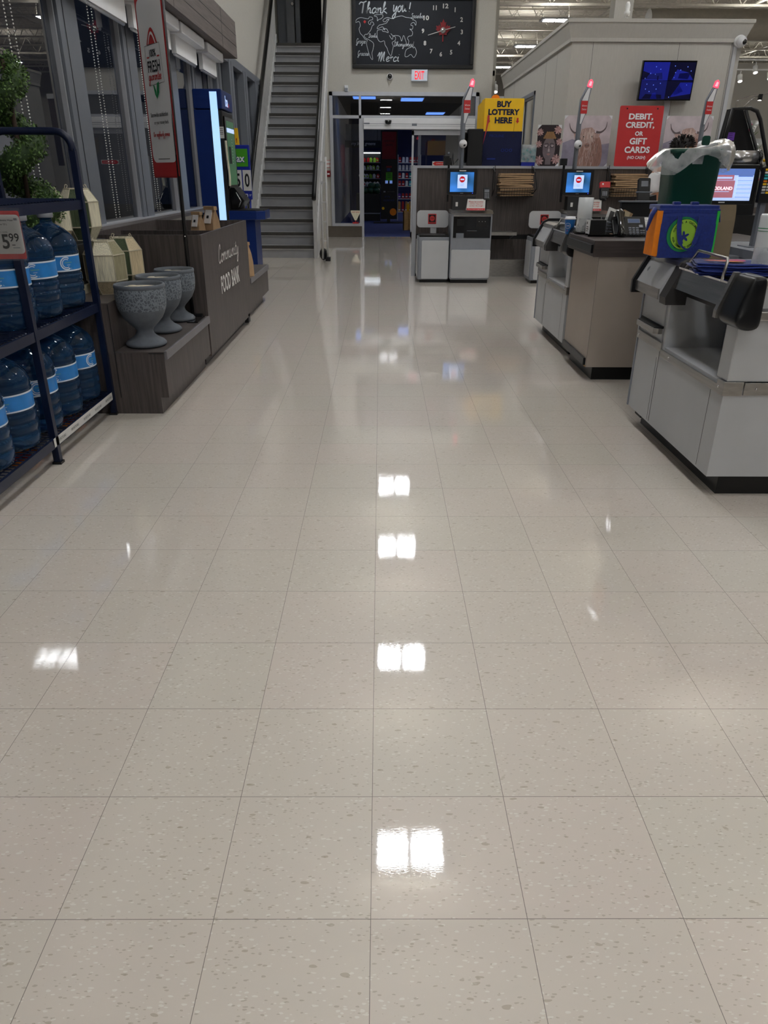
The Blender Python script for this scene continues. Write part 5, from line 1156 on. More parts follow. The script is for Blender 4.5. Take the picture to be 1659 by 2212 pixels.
b = MB(FILM); b.sheet([[((.058+.02*(1-i/5)**2)*cos(-2.9+j*.3), (.058+.02*(1-i/5)**2)*sin(-2.9+j*.3), .002+.12*i/5) for j in range(10)] for i in range(6)]); b.build('loose_film', t)

# green waste bin in clear liner
t = thing('waste_bin', 'dark green plastic bin lined with a crumpled clear bag, raised behind the cooler bag', 'bin', (1.63, 4.2, 0))
b = MB('bin_green'); P0 = (-.118, .118, -.08, .08)
def ringb(k, z): return [(1.63+x*k, 4.2+y*k, z) for x, y in rrect(*P0, .025, 3)]
R_ = [ringb(.94, .86), ringb(1.0, 1.10), ringb(1.12, 1.42), ringb(1.16, 1.42), ringb(1.16, 1.44), ringb(1.08, 1.44), ringb(.98, 1.1)]
n = len(R_[0]); b.add([p for r in R_ for p in r], [(i*n+j, i*n+(j+1) % n, (i+1)*n+(j+1) % n, (i+1)*n+j) for i in range(len(R_)-1) for j in range(n)]+[tuple(range(n))[::-1]], True); b.build('bin_body', t)
MB('black').box(1.56, 1.70, 4.15, 4.25, 0, .862).build('stand', t); tag(MB('bin_green').prism(rrect(1.68, 1.72, 1.46, 1.505, .01), 'y', 4.22, 4.23).build('handle', t), None)
b = MB(FILM); g = []
rn = random.Random(11)
NJ = 84
for i in range(16):
    f = i/15; row = []
    for j in range(NJ):
        a = 2*pi*j/NJ; wv = .35*sin(7*a+1)+.3*sin(13*a+2.1)+.2*sin(23*a)+.15*sin(37*a)
        R_ = max(0, cos(a-.1)); F_ = max(0, cos(a+pi/2))          # right side, front side
        lift = .045*R_**2
        if f < .25: k = 1.0+.03*f/.25; z = 1.37+(.075+lift)*f/.25
        else:
            q = (f-.25)/.75
            k = 1.10+.12*sin(pi*q*.5)+R_**2*.50*sin(pi*min(1, q*.75))+max(0, -cos(a))**2*.42*q+wv*.05*(.3+q)+.10*max(0, -cos(a))*q
            drop = .055+.03*sin(2*a+.8)+.05*F_*(.5+.5*sin(3*a+2.6))+.055*R_**2
            z = 1.445+lift*(1+.6*sin(pi*q))-q**1.3*drop*1.15+.004*wv*q
        row.append((1.63+.130*k*cos(a), 4.2+.090*k*sin(a), z))
    g.append(row+[row[0]])
b.sheet(g); b.build('liner_bag', t)
t = thing('scanner_mount', 'black curved card reader mount between green bin and lit till screen', 'mount', (1.78, 4.3, .95))
MB('black').tube(smooth([(1.76, 4.34, 1.42), (1.79, 4.34, 1.34), (1.79, 4.34, 1.26), (1.755, 4.34, 1.19), (1.73, 4.34, 1.1), (1.73, 4.34, .93)]), .026, 8, flat=.6).build('arm', t); MB('black').box(1.70, 1.80, 4.28, 4.33, 1.165, 1.185).box(1.77, 1.79, 4.27, 4.32, 1.14, 1.17).build('clip', t)
# till monitor
t = thing('till_monitor', 'black framed till touch screen showing a red Foodland welcome panel', 'monitor', (1.92, 4.45, .92))
bevel(MB('black').box(1.735, 2.105, 4.42, 4.46, 1.168, 1.375).build('bezel', t), .006); MB('black').box(1.88, 1.96, 4.46, 4.52, .92, 1.25).box(1.8, 2.02, 4.42, 4.6, .912, .925).build('stand', t)
b = MB('screen_white').plane((1.925, 4.4195, 1.275), (1, 0, 0), (0, 0, 1)); b.rect(-.165, .155, -.085, .078, .0, 'screen_white'); b.rect(-.165, .155, .045, .078, .001, 'screen_blue'); b.rect(-.165, .045, .02, .046, .002, 'screen_pink'); b.rect(-.06, .035, .027, .036, .003, 'screen_white')
b.rect(-.165, .055, -.07, .018, .001, 'screen_pink'); b.text('FOODLAND', -.022, -.022, .017, .135, 'screen_text', .003, bold=.01); b.rect(-.08, .03, -.040, -.037, .003, 'screen_white'); b.disc(-.12, .06, .008, .003, 'screen_red')
for i in range(7): b.rect(.068, .15, .06-i*.021, .077-i*.021, .002, 'screen_blue' if i < 2 else 'tv_dot' if 0 else 'screen_white'); b.rect(.068, .15, .058-i*.021, .06-i*.021, .003, 'screen_blue')
b.rect(-.018, .018, -.097, -.091, .001, 'off_white'); b.build('screen_picture', t)
t = thing('till_keyboard', 'upright programmable till keypad with rows of small coloured keys right of the till screen', 'keypad', (2.16, 4.40, .95))
b = MB('black'); b.rbox(2.115, 2.22, 4.385, 4.42, 1.18, 1.365, .006, 'y'); b.build('housing', t); MB('grey_plastic').box(2.14, 2.17, 4.40, 4.44, .95, 1.18).box(2.10, 2.24, 4.36, 4.5, .94, .95).build('stand', t)
kc = ['off_white', 'off_white', 'teal', 'cyan', 'orange', 'off_white', 'off_white', 'off_white', 'mid_grey']
for r in range(9):
    for c_ in range(4): bevel(MB(kc[r] if (r+c_*2) % 5 else 'yellow').box(2.121+c_*.024, 2.140+c_*.024, 4.380, 4.385, 1.343-r*.0145, 1.353-r*.0145).build('key', t), .001)
tag(MB('mid_grey').box(2.03, 2.5, 4.1, 4.8, .90, .945).use('stainless').box(2.02, 2.52, 4.08, 4.12, .90, .95).build('cashier_ledge'), 'grey cashier ledge at the right edge under the till keypad', 'ledge')
tag(MB('mid_grey').box(1.74, 2.5, 4.30, 4.85, .0, .905).build('cashier_desk'), 'grey cashier desk carrying the till screen at the right edge', 'desk')
t = thing('foil_roll', 'large silvery roll of cellophane on a black holder above the till screen', 'roll', (2.13, 4.72, 1.2))
MB('foil').lathe([(.02, 0), (.040, 0), (.040, .175), (.02, .175)], (2.035, 4.72, 1.412), 28, axis='x').build('roll', t); MB('black_gloss').lathe([(.01, .175), (.048, .176), (.048, .195), (.01, .196)], (2.035, 4.72, 1.412), 24, axis='x').build('end_flange', t); MB('black').box(2.02, 2.25, 4.68, 4.80, 1.35, 1.37).box(2.1, 2.16, 4.72, 4.76, .92, 1.37).build('holder', t)

# floral stand at right
t = thing('flower_display', 'black leaning display frame with clear window full of wrapped flowers, right edge', 'flower stand', (3.2, 7.0, 0))
MB('black_matte').prism([(3.10, 0), (3.42, 0), (3.36, 1.36), (3.11, 1.84), (3.00, 1.84), (2.96, 1.5), (3.0, .9)], 'y', 7.05, 7.12).build('side_wall', t)
MB('black').tube([(2.96, 7, 1.4), (3.0, 7, 1.838), (3.15, 7, 1.842), (3.21, 7, 1.82), (3.25, 7, 1.76), (3.38, 7, 1.45), (3.60, 7, 1.0)], .016, 8).tube([(3.11, 7, 1.83), (3.36, 7, 1.36), (3.5, 7, 1.1)], .014, 8).build('frame', t)
MB('black').box(3.12, 3.9, 6.98, 7.35, 0, 1.0).build('base', t)
b = MB('purple').plane((3.045, 7.045, 1.63), (1, 0, 0), (0, 0, 1)); b.rect(-.04, -.03, -.035, .03, .002, 'magenta'); b.rect(-.033, .03, -.03, .032, .003, 'purple')
for z in (.02, .008, -.008): b.rect(-.02, .012, z, z+.003, .004, 'ink')
b.rect(-.01, .035, -.065, -.04, .003, 'off_white'); b.rect(-.005, .05, -.10, -.085, .003, 'mid_grey'); b.build('price_tag', t)
rn = random.Random(5)
for i, (x, z, cs) in enumerate(((3.24, 1.66, ('magenta', 'white')), (3.31, 1.52, ('white', 'pink_art')), (3.37, 1.38, ('yellow', 'purple')), (3.46, 1.26, ('white', 'magenta')))):
    t = thing('bouquet', ('pink and white', 'white and rose', 'yellow and purple', 'white and pink')[i]+' wrapped bouquet in the flower display, '+('topmost', 'second from the top', 'third from the top', 'lowest')[i], 'flowers', (x, 7.2, z-.2))
    MB(FILM).lathe([(.02, -.2), (.05, -.05), (.09, .05), (.11, .10)], (x, 7.22, z), 14, fn=lambda i_, a, z_: 1+.08*sin(5*a), cap=False).build('wrapper', t)
    fb = MB('leaf')
    for _ in range(30): a = rn.uniform(0, 6.28); e = rn.uniform(.03, .12); p = Vector((x, 7.2, z-.08)); tip = Vector((x+e*cos(a), 7.2+e*sin(a)*.6, z+rn.uniform(-.02, .12))); s_ = Vector((.009, 0, .004)); fb.add([p, (p+tip)/2+s_, tip, (p+tip)/2-s_], [(0, 1, 2, 3)], False)
    fb.build('leaves', t)
    for _ in range(7):
        a = rn.uniform(0, 6.28); e = rn.uniform(.0, .08); MB(cs[_ % 2]).ball((x+e*cos(a), 7.14+e*.4*sin(a), z+rn.uniform(-.05, .07)), rn.uniform(.012, .022), 8, (1, 1, .7)).build('blossom', t)

# ------------------------------------------------------------------ laminate partition behind the self checkouts
t = thing('partition_wall', 'chest-high dark laminate partition with pale top rail behind the self checkouts', 'partition', (3.0, 10.9, 0))
b = MB('laminate').box(.50, 6.5, 10.87, 10.97, .18, 1.405); b.use('black').box(.50, 6.5, 10.868, 10.87, .505, .565); b.build('panel', t)
MB('alu').box(.44, 6.5, 10.85, 10.99, 1.405, 1.437).build('top_rail', t); MB('alu').box(.445, .50, 10.85, 10.99, 0, 1.405).build('end_post', t); MB('kick').box(.50, 1.45, 10.9, 10.97, 0, .18).build('kick_plate', t)
MB('stainless').box(1.45, 6.5, 10.84, 10.87, 0, .215).box(1.45, 6.5, 10.80, 10.87, .215, .235).build('steel_kick', t)
MB('black').box(.485, .52, 10.86, 10.868, .0, .18).build('corner_foot', t)
t = thing('counter_ledge', 'grey counter behind the partition carrying the framed prints', 'counter', (3.4, 11.4, 0))
MB('mid_grey').box(1.1, 6.0, 11.0, 11.95, 0, 1.43).build('body', t)

def sco(loc, label, sign=True, lottery=False):
    x0, y0 = loc[0], loc[1]
    t = thing('self_checkout', label, 'self checkout', loc, world=False, group='self checkout machines')
    # local: x 0 = left edge of the cabinet, y 0 = front
    bevel(MB('mid_grey').rbox(0, .535, .0, .42, .045, .87, .03, 'y').build('cabinet', t), .006)
    MB('kick').box(.02, .52, .02, .40, 0, .05).build('kick_plate', t)
    bevel(MB('white_metal').rbox(.015, .535, -.012, .0, .065, .425, .02, 'y').build('door_panel', t), .004)
    p = MB('black_gloss').box(.03, .515, -.006, .003, .572, .85); p.use('black').box(.075, .17, -.012, -.006, .72, .80).box(.33, .46, -.012, -.006, .70, .82); p.use('frame_grey').box(.21, .34, -.010, -.006, .658, .662).box(.07, .17, -.010, -.006, .572, .63)
    for x in (.36, .40, .44): p.use('off_white').box(x, x+.006, -.013, -.012, .77, .776)
    p.build('cash_panel', t); MB('stainless').box(.03, .515, -.010, -.004, .832, .852).box(.0, .535, -.01, .0, .86, .872).build('steel_lip', t)
    MB('stainless').prism([(-.02, .87), (.42, .87), (.42, .905), (.10, .905)], 'x', .0, .545).build('scanner_deck', t)
    MB('black').prism([(.12, .905), (.30, .905), (.30, 1.07), (.15, 1.07)], 'x', .02, .32).build('scanner_tower', t); MB('off_white').box(.06, .09, .128, .132, .93, 1.0).build('tower_label', t)
    s_ = bevel(MB('black').rbox(-.06, .325, .13, .19, 1.09, 1.395, .02, 'y').build('monitor', t), .004)
    q = MB('screen_blue').plane((.1325, .128, 1.24), (1, 0, 0), (0, 0, 1)); q.rect(-.155, .15, -.118, .115, .001, MATS['sco_grad']); q.rect(-.06, .065, -.075, .085, .003, 'screen_white'); q.disc(.0, .03, .037, .005, 'screen_red'); q.rect(-.024, .024, .022, .038, .007, 'screen_white')
    q.rect(-.025, .025, -.028, -.025, .004, 'screen_blue'); q.rect(-.02, .02, -.045, -.042, .004, 'screen_blue'); q.disc(.14, -.132, .004, .001, 'led_blue', 8); q.rect(-.04, .045, .125, .137, .001, 'off_white'); q.rect(-.02, .02, -.137, -.131, .001, 'mid_grey'); q.build('screen', s_)
    pt = MB('black'); pt.X = Matrix.Translation((.45, .06, 1.10)) @ Matrix.Rotation(radians(-20), 4, 'X'); pt.rbox(-.042, .042, -.015, .02, -.075, .075, .01, 'y').use('grey_plastic').box(-.03, .03, -.017, -.015, .015, .05)
    for i in range(12): pt.use('mid_grey').box(-.028+(i % 3)*.021, -.014+(i % 3)*.021, -.018, -.015, -.005-(i//3)*.017, .005-(i//3)*.017)
    pt.build('pin_pad', t); MB('black').box(.44, .46, .08, .12, .9, 1.06).build('pin_pad_arm', t)
    # light pole
    P = [(.115, 1.39), (.125, 1.92), (.105, 1.94), (.12, 2.20), (.155, 2.33), (.205, 2.33), (.205, 2.25), (.19, 2.08), (.165, 1.93), (.165, 1.39)]
    po = MB('frame_grey').prism([(.13, 1.395), (.175, 1.395), (.178, 1.92), (.225, 2.06), (.24, 2.20), (.262, 2.335), (.205, 2.345), (.135, 2.20), (.125, 1.92)], 'y', .48, .505).build('light_pole', t)
    MB('frame_grey').tube([(.13, .475, 1.40), (.125, .475, 1.92), (.135, .475, 2.2), (.205, .475, 2.345)], .012, 6).build('pole_edge', po)
    MB('white_plastic').prism([(.17, 1.93), (.215, 2.06), (.228, 2.20), (.245, 2.33), (.215, 2.33), (.155, 2.20), (.155, 1.93)], 'y', .470, .48).build('sign_plate', po)
    q = MB('red').plane((.19, .469, 2.115), (1, 0, 0), (0, 0, 1)); q.rect(-.045, .04, -.07, .075, .001, 'sign_red'); q.text('Self-serve', 0, .02, .02, .065, 'white', .003); q.text('Checkout', 0, -.02, .02, .06, 'white', .003); q.build('red_label', po)
    MB('pink_lamp').prism([(.203, 2.345), (.264, 2.337), (.272, 2.40), (.25, 2.43), (.225, 2.42)], 'y', .475, .51).use('pink_glow').prism([(.215, 2.36), (.25, 2.355), (.258, 2.40), (.235, 2.41)], 'y', .472, .475).build('lamp_tip', po)
    MB('white_plastic').ball((.155, .44, 1.69), .052, 16).use('black').ball((.165, .40, 1.675), .020, 10, (1, .5, .8)).build('dome_camera', po)
    # scan arm at left
    MB('black').box(-.045, -.02, .30, .33, 1.0, 1.46).box(-.09, -.01, .25, .33, 1.44, 1.52).build('scan_arm', t)
    if sign:
        q = MB('white'); a0 = .20
        q.prism([(0, 0), (.05, 0), (.03, .14), (.024, .14)], 'x', 0, .001) if 0 else None
        w_ = thing('tent_card', 'white and red tent card on the ' + label.split(',')[0], 'sign', (loc[0]+.31, loc[1]+.03, .906), world=False, group='tent cards on the self checkouts')
        q = MB('off_white').quad((-.12, -.045, 0), (.12, -.045, 0), (.125, .0, .135), (-.105, .0, .135)).quad((.12, .055, 0), (-.12, .055, 0), (-.105, .002, .135), (.125, .002, .135)).quad((.12, -.045, 0), (.12, .055, 0), (.125, .001, .135), (.125, .001, .135))
        q.plane((.0, -.0455, 0), (1, 0, 0), (0, .32, 1)); q.rect(-.118, .118, .002, .028, .001, 'sign_red')
        for z, tx in ((.105, 'Please let another'), (.078, 'cashier ring your'), (.052, 'order through')): q.text(tx, .005, z+.003, .018, .175 if z < .1 else .19, 'red', .002, bold=.01)
        if tx == 'order through' : pass
        q.text('Your kind neighbour', .0, .015, .010, .2, 'white', .003); q.build('card', w_)
        q = MB('sign_red').box(.15, .47, -.008, .015, .906, .9065).build('deck_sticker', t)
    return t
# two tone picture on the self checkout screens
g_ = bpy.data.materials.new('sco_grad'); g_.use_nodes = True; N = g_.node_tree.nodes; L = g_.node_tree.links; bs = N['Principled BSDF']; bs.inputs['Base Color'].default_value = (.01, .01, .01, 1); bs.inputs['Roughness'].default_value = .25
tc = N.new('ShaderNodeTexCoord'); nz = N.new('ShaderNodeTexNoise'); nz.inputs['Scale'].default_value = 5; nz.inputs['Detail'].default_value = .5; L.new(tc.outputs['Object'], nz.inputs['Vector'])
cr = N.new('ShaderNodeValToRGB'); cr.color_ramp.elements[0].color = (*lin((30, 80, 110)), 1); cr.color_ramp.elements[1].color = (*lin((70, 150, 250)), 1); cr.color_ramp.elements[0].position = .35; cr.color_ramp.elements[1].position = .65
L.new(nz.outputs['Fac'], cr.inputs[0]); L.new(cr.outputs[0], bs.inputs['Emission Color']); bs.inputs['Emission Strength'].default_value = .8; MATS['sco_grad'] = g_
sco((.925, 10.12, 0), 'self checkout nearest the entrance doors')
sco((2.43, 10.12, 0), 'second self checkout from the entrance, behind the white checkout')
sco((4.04, 10.12, 0), 'third self checkout, its lamp pole rising behind the green bin')
def bagbin(loc, label, rz=0):
    t = thing('bagging_stand', label, 'bagging stand', loc, rz, world=False, group='self checkout bagging stands')
    MB('kick').box(.03, .40, .03, .40, 0, .05).build('kick_plate', t)
    bevel(MB('mid_grey').rbox(0, .42, 0, .42, .04, .575, .035, 'z').build('cabinet', t), .008)
    bevel(MB('white_metal').rbox(.05, .41, -.008, .0, .05, .535, .015, 'y').build('door_panel', t), .003)
    b = MB('white_metal').rbox(-.008, .0, .04, .38, .08, .53, .015, 'x'); bevel(b.build('side_panel', t), .003)
    b = MB('black').box(.02, .41, .02, .41, .575, .60); b.use('dark_steel').box(.05, .38, .05, .38, .601, .602); b.build('scale_plate', t)
    MB('black_gloss').box(.36, .40, .02, .40, .600, .615).build('scale_edge', t)
    MB('white_metal').box(.18, .26, .33, .345, .60, .70).build('sign_post', t); s_ = bevel(MB('white_metal').rbox(-.005, .42, .32, .335, .675, .89, .05, 'y', 6).build('sign_board', t), .003)
    q = MB('sign_red').plane((.20, .319, .785), (1, 0, 0), (0, 0, 1)); q.rect(-.055, .055, -.065, .062, .001, 'sign_red'); q.rect(-.045, .045, -.042, .052, .002, 'black'); q.poly([(.036*cos(pi/8+i*pi/4), .005+.036*sin(pi/8+i*pi/4)) for i in range(8)], .003, 'sign_red'); q.text('STOP', 0, .005, .016, .044, 'black', .004, bold=.02); q.rect(-.04, .04, -.058, -.052, .003, 'deep_red'); q.build('stop_label', s_)
    return t
bagbin((.50, 10.16, 0), 'white bagging stand with red stop label, left of the first self checkout')
bagbin((2.0, 10.10, 0), 'white bagging stand half hidden behind the far white checkout', radians(-0))
t = thing('steel_shelf', 'small stainless shelf on a bracket right of the first self checkout', 'shelf', (1.65, 10.5, .5))
MB('stainless').box(1.49, 1.84, 10.40, 10.87, .60, .615).box(1.49, 1.84, 10.39, 10.40, .585, .625).build('shelf', t); MB('mid_grey').prism([(10.42, .6), (10.87, .6), (10.87, .50)], 'x', 1.50, 1.505).prism([(10.42, .6), (10.87, .6), (10.87, .50)], 'x', 1.82, 1.825).build('bracket', t)
# red reader on second machine
t = thing('card_reader', 'small red topped card reader on the second self checkout', 'card terminal', (2.87, 10.15, 1.05))
b = MB('black'); b.X = Matrix.Translation((2.87, 10.10, 1.15)) @ Matrix.Rotation(radians(-15), 4, 'X'); b.rbox(-.05, .05, -.02, .02, -.09, .05, .01, 'y').use('sign_red').rbox(-.065, .065, -.025, .022, .03, .10, .01, 'y').use('white').ball((-.03, -.026, .07), .012, 8, (1, .3, 1)); b.use('mid_grey')
for i in range(9): b.box(-.03+(i % 3)*.022, -.014+(i % 3)*.022, -.023, -.02, -.03-(i//3)*.018, -.018-(i//3)*.018)
b.build('reader', t)
# wire baskets of paper bags
def basket(x0, label, gl):
    t = thing('wire_basket', label, 'basket', (x0+.27, 10.75, 1.04), group='wire baskets of paper bags')
    b = MB('black')
    Y0, Y1 = 10.66, 10.86
    for z in (1.06, 1.09, 1.125, 1.165): b.tube([(x0+.06, Y1, z), (x0+.03, Y0, z), (x0+.52, Y0, z), (x0+.50, Y1, z)], .004, 5)
    for i in range(15): x = x0+.03+i*.49/14; b.tube([(x, Y0, 1.165), (x, Y0+.01, 1.055), (x, Y1, 1.055)], .0028, 4)
    for x in (x0+.0, x0+.54): b.tube([(x, Y1, 1.42), (x, Y0+.04, 1.36), (x+(.03 if x > x0 else -.0), Y0, 1.16), (x, Y1, 1.06)], .007, 5); b.tube([(x, Y1-.02, 1.40), (x, Y1-.02, 1.06)], .006, 5)
    for x in (x0+.02, x0+.52): b.tube([(x, 10.84, 1.30), (x, 10.84, 1.45)], .004, 5)
    b.build('wire_frame', t)
    rr = random.Random(int(x0*10))
    for i in range(11):
        z = 1.065+i*.026; dx = rr.uniform(-.015, .02)
        q = MB('kraft'); q.X = Matrix.Translation((x0+.285+dx, 10.77, z)) @ Matrix.Rotation(rr.uniform(-.03, .03), 4, 'Y') @ Matrix.Rotation(rr.uniform(-.05, .05), 4, 'Z')
        q.box(-.22, .23, -.095, .09, 0, .016).box(-.22, .2, -.09, .085, .018, .022)
        tag(q.build('folded_paper_bag'), 'folded paper bag, %s in the basket ' % (['lowest', 'second lowest', 'third lowest', 'fourth lowest', 'fifth lowest', 'middle one', 'fifth from the top', 'fourth from the top', 'third from the top', 'second from the top', 'topmost'][i])+gl, 'bag', 'paper bags in the basket '+gl)
basket(1.54, 'black wire basket of brown paper bags right of the first self checkout', 'left of the second self checkout')
basket(3.09, 'black wire basket of brown paper bags left of the green bin', 'right of the second self checkout')

# ------------------------------------------------------------------ office box
BX, BY = 2.70, 12.0
b = MB('panel_wall'); b.box(BX, 5.10, BY, BY+.1, 0, 3.06); b.box(5.0, 5.10, BY+.1, 18.1, 0, 3.05)
b.box(BX, BX+.1, BY+.1, 14.50, 0, 3.05); b.box(BX, BX+.1, 15.85, 18.1, 0, 3.05); b.box(BX, BX+.1, 14.50, 15.85, 2.60, 3.05); b.box(BX+.01, 5.09, 12.01, 18.09, 3.061, 3.10)
b.use('frame_dark')
for x in (3.0, 4.22, 4.96): b.box(x, x+.004, BY-.0008, BY, .0, 3.06)
for y in (12.9, 13.7, 16.8): b.box(BX-.0008, BX, y, y+.006, 0, 3.06)
st(b, 'wall_office')
# cornice
prof = [(0, 3.03), (.03, 3.03), (.03, 3.075), (.09, 3.25), (.10, 3.25), (.10, 3.295), (0, 3.295)]
def cornice():
    b = MB('panel_wall'); ring = []
    for (d, z) in prof:
        ring.append([(5.1+d, 18.1, z), (5.1+d, BY-d, z), (BX-d, BY-d, z), (BX-d, 18.1, z)])
    vs = [p for r in ring for p in r]; m_ = len(prof)
    fs = [(i*4+j, i*4+j+1, ((i+1) % m_)*4+j+1, ((i+1) % m_)*4+j) for i in range(m_) for j in range(3)]
    b.add(vs, fs, False); st(b, 'trim_70')
cornice()
st(MB('frame_grey').box(BX-.02, BX+.02, 14.45, 14.5, 1.4, 2.66).box(BX-.02, BX+.02, 15.85, 15.9, 0, 2.66).box(BX-.02, BX+.02, 14.45, 15.9, 2.6, 2.66), 'trim_71')
st(MB('off_white').box(BX+.6, BX+.62, 14.3, 16.2, 0, 2.7), 'wall_office')
t = thing('office_window', 'narrow lit window in the office side wall above the lottery box', 'window', (BX+.05, 15.1, 1.4))
MB(DOORGLASS).quad((BX+.05, 14.5, 1.4), (BX+.05, 15.85, 1.4), (BX+.05, 15.85, 2.6), (BX+.05, 14.5, 2.6)).build('pane', t); MB('off_white').box(BX+.15, BX+.2, 14.6, 15.7, 2.25, 2.28).box(BX+.15, BX+.2, 14.6, 15.7, 1.95, 1.98).build('shelf', t)
t = thing('wall_television', 'flat television on the office wall showing four blue security camera views', 'television', (4.08, 11.85, 2.27))
Xt = Matrix.Translation((4.06, 11.84, 2.545)) @ Matrix.Rotation(radians(8), 4, 'Z') @ Matrix.Rotation(radians(6), 4, 'X') @ Matrix.Rotation(radians(-1.0), 4, 'Y')
def tv(m): b = MB(m); b.X = Xt; return b
bevel(tv('black_gloss').box(-.40, .40, -.02, .025, -.245, .245).build('bezel', t), .004)
b = tv('tv_a'); b.box(-.385, -.002, -.0212, -.02, .005, .225); b.use('tv_c').box(.002, .385, -.0212, -.02, .005, .225).use('tv_b').box(-.385, -.002, -.0212, -.02, -.225, .0).use('tv_c').box(.002, .385, -.0212, -.02, -.225, 0)
def sq(m, p): b.use(m); b.quad(*[(x, -.0225, z) for x, z in p])
sq('tv_b', [(-.33, .02), (-.08, .02), (-.10, .10), (-.28, .08)]); sq('tv_c', [(-.385, .01), (-.33, .02), (-.28, .09), (-.385, .12)]); sq('tv_c', [(-.16, .01), (-.14, .01), (-.14, .06), (-.17, .06)])
sq('tv_a', [(.06, .01), (.385, .01), (.30, .10), (.12, .14)]); sq('tv_c', [(.15, .03), (.3, .02), (.33, .10), (.16, .09)]); sq('tv_a', [(.08, -.20), (.38, -.16), (.385, -.02), (.20, -.02)]); sq('tv_c', [(.04, -.10), (.18, -.03), (.26, -.13), (.14, -.18)]); sq('tv_c', [(-.35, -.22), (-.05, -.22), (-.06, -.17), (-.30, -.16)]); sq('tv_a', [(-.22, -.22), (-.12, -.22), (-.15, -.14), (-.2, -.15)])
rr = random.Random(2); b.use('tv_dot')
for (u_, v_) in ((-.2, .17), (-.2, .08), (-.27, .09), (-.13, .14), (.08, .18), (.17, .13), (.27, .17), (.1, .1), (-.3, -.04), (-.2, -.05), (-.31, -.1), (-.25, -.13), (-.1, -.03), (-.15, -.1), (.06, -.2), (.3, -.05), (.33, .12), (-.34, .03), (.09, .04)): sq('tv_dot', [(u_-.006, v_-.006), (u_+.006, v_-.006), (u_+.006, v_+.006), (u_-.006, v_+.006)])
b.build('picture', t); MB('black').box(4.0, 4.16, 11.87, 12.0, 2.45, 2.62).build('bracket', t)
tag(MB('white_metal').box(4.12, 4.20, 11.965, 12.0, 1.43, 2.32).build('cable_duct'), 'white vertical cable duct below the television', 'cable duct')
tag(MB('white_metal').box(4.98, 5.03, 11.96, 12.0, 1.43, 2.98).build('cable_duct'), 'white vertical cable duct at the right end of the office wall', 'cable duct')
t = thing('dome_camera', 'white ball security camera at the upper right corner of the office wall', 'camera', (5.05, 11.9, 3.03))
MB('white_plastic').lathe([(.08, .0), (.08, -.03), (.06, -.05)], (5.05, 11.98, 3.04), 18, axis='y').ball((5.05, 11.90, 3.03), .07, 16).build('body', t); MB('black_gloss').ball((5.065, 11.845, 3.02), .035, 10, (1, .6, 1)).build('lens', t)
# framed prints
def frame_print(name, label, x0, x1, z0, z1, y, art, ccat='picture', th=.03):
    t = thing(name, label, ccat, ((x0+x1)/2, y, z0))
    MB('off_white').box(x0, x1, y, y+th, z0, z1).build('canvas', t)
    b = MB('pink_art').plane(((x0+x1)/2, y-.001, (z0+z1)/2), (1, 0, 0), (0, 0, 1)); art(b, (x1-x0)/2, (z1-z0)/2); b.build('print', t)
    q = MB('white_plastic')
    for (sx, sz) in ((-1, 1), (1, 1), (1, -1), (-1, -1)):
        X_, Z_ = ((x0+x1)/2+sx*(x1-x0)/2, (z0+z1)/2+sz*(z1-z0)/2); pts = [(X_, Z_), (X_-sx*.05, Z_), (X_, Z_-sz*.05)]
        q.prism(pts, 'y', y-.006, y-.003)
    q.build('corner_guard', t); return t
mat('art_sky', (204, 192, 196), .9, var=.14, scale=6); mat('art_field', (150, 144, 160), .9, var=.2, scale=8); mat('fur_a', (190, 160, 150), .9, var=.25, scale=30, stretch=(3, 3, .5)); mat('fur_b', (160, 124, 112), .9, var=.3, scale=30, stretch=(3, 3, .5)); mat('fur_c', (222, 206, 198), .9, var=.15, scale=30, stretch=(3, 3, .5)); mat('horn', (108, 96, 98), .8)
def cow(b, w, h):
    b.rect(-w, w, -h, h, .0, 'art_sky'); b.poly([(-w, -.02), (-w*.6, .03), (-.05, -.02), (.1, -.06), (w, -.02), (w, -h), (-w, -h)], .001, 'art_field')
    b.poly(smooth([(-.06, .08), (-.11, -.02), (-.13, -.14), (-.12, -.24), (-.10, -h), (.20, -h), (.245, -.22), (.235, -.08), (.19, .05), (.10, .12), (.02, .13)], 3), .002, 'fur_b')
    for sx in (-1, 1):
        P = smooth([(sx*.11, .12), (sx*.18, .11), (sx*.24, .16), (sx*.265, .23)]) if sx < 0 else smooth([(.13, .12), (.2, .12), (.26, .17), (.275, .25)])
        b.line(P, [.034-.028*i/(len(P)-1) for i in range(len(P))], .003, 'horn')
        b.poly([(sx*.09, .10), (sx*.19, .10), (sx*.17, .04), (sx*.09, .05)], .004, 'fur_a')
    b.poly([(-.09, .14), (-.04, .17), (.06, .18), (.11, .14), (.10, .04), (.07, -.06), (.05, -.11), (-.01, -.11), (-.04, -.06), (-.08, .04)], .005, 'fur_a')
    rr = random.Random(4)
    for i in range(90):
        x = rr.uniform(-.09, .11); z = rr.uniform(.02, .17); l_ = rr.uniform(.05, .11); b.line([(x, z), (x+(x-.01)*.2+rr.uniform(-.01, .01), z-l_)], .004, .006+i*.00002, rr.choice(['fur_c', 'fur_a', 'fur_b', 'fur_c']))
    for i in range(90):
        x = rr.uniform(-.12, .18); z = rr.uniform(-.28, -.02); b.line([(x, z), (x+rr.uniform(-.01, .01), max(-h, z-rr.uniform(.05, .1)))], .004, .003, rr.choice(['fur_c', 'fur_a', 'fur_b']))
    b.disc(.015, -.055, .04, .009, 'fur_b', 16, .03); b.disc(-.0, -.055, .010, .010, 'horn', 10); b.disc(.032, -.055, .010, .010, 'horn', 10); b.disc(-.045, .06, .008, .010, 'ink', 8); b.disc(.075, .06, .008, .010, 'ink', 8)
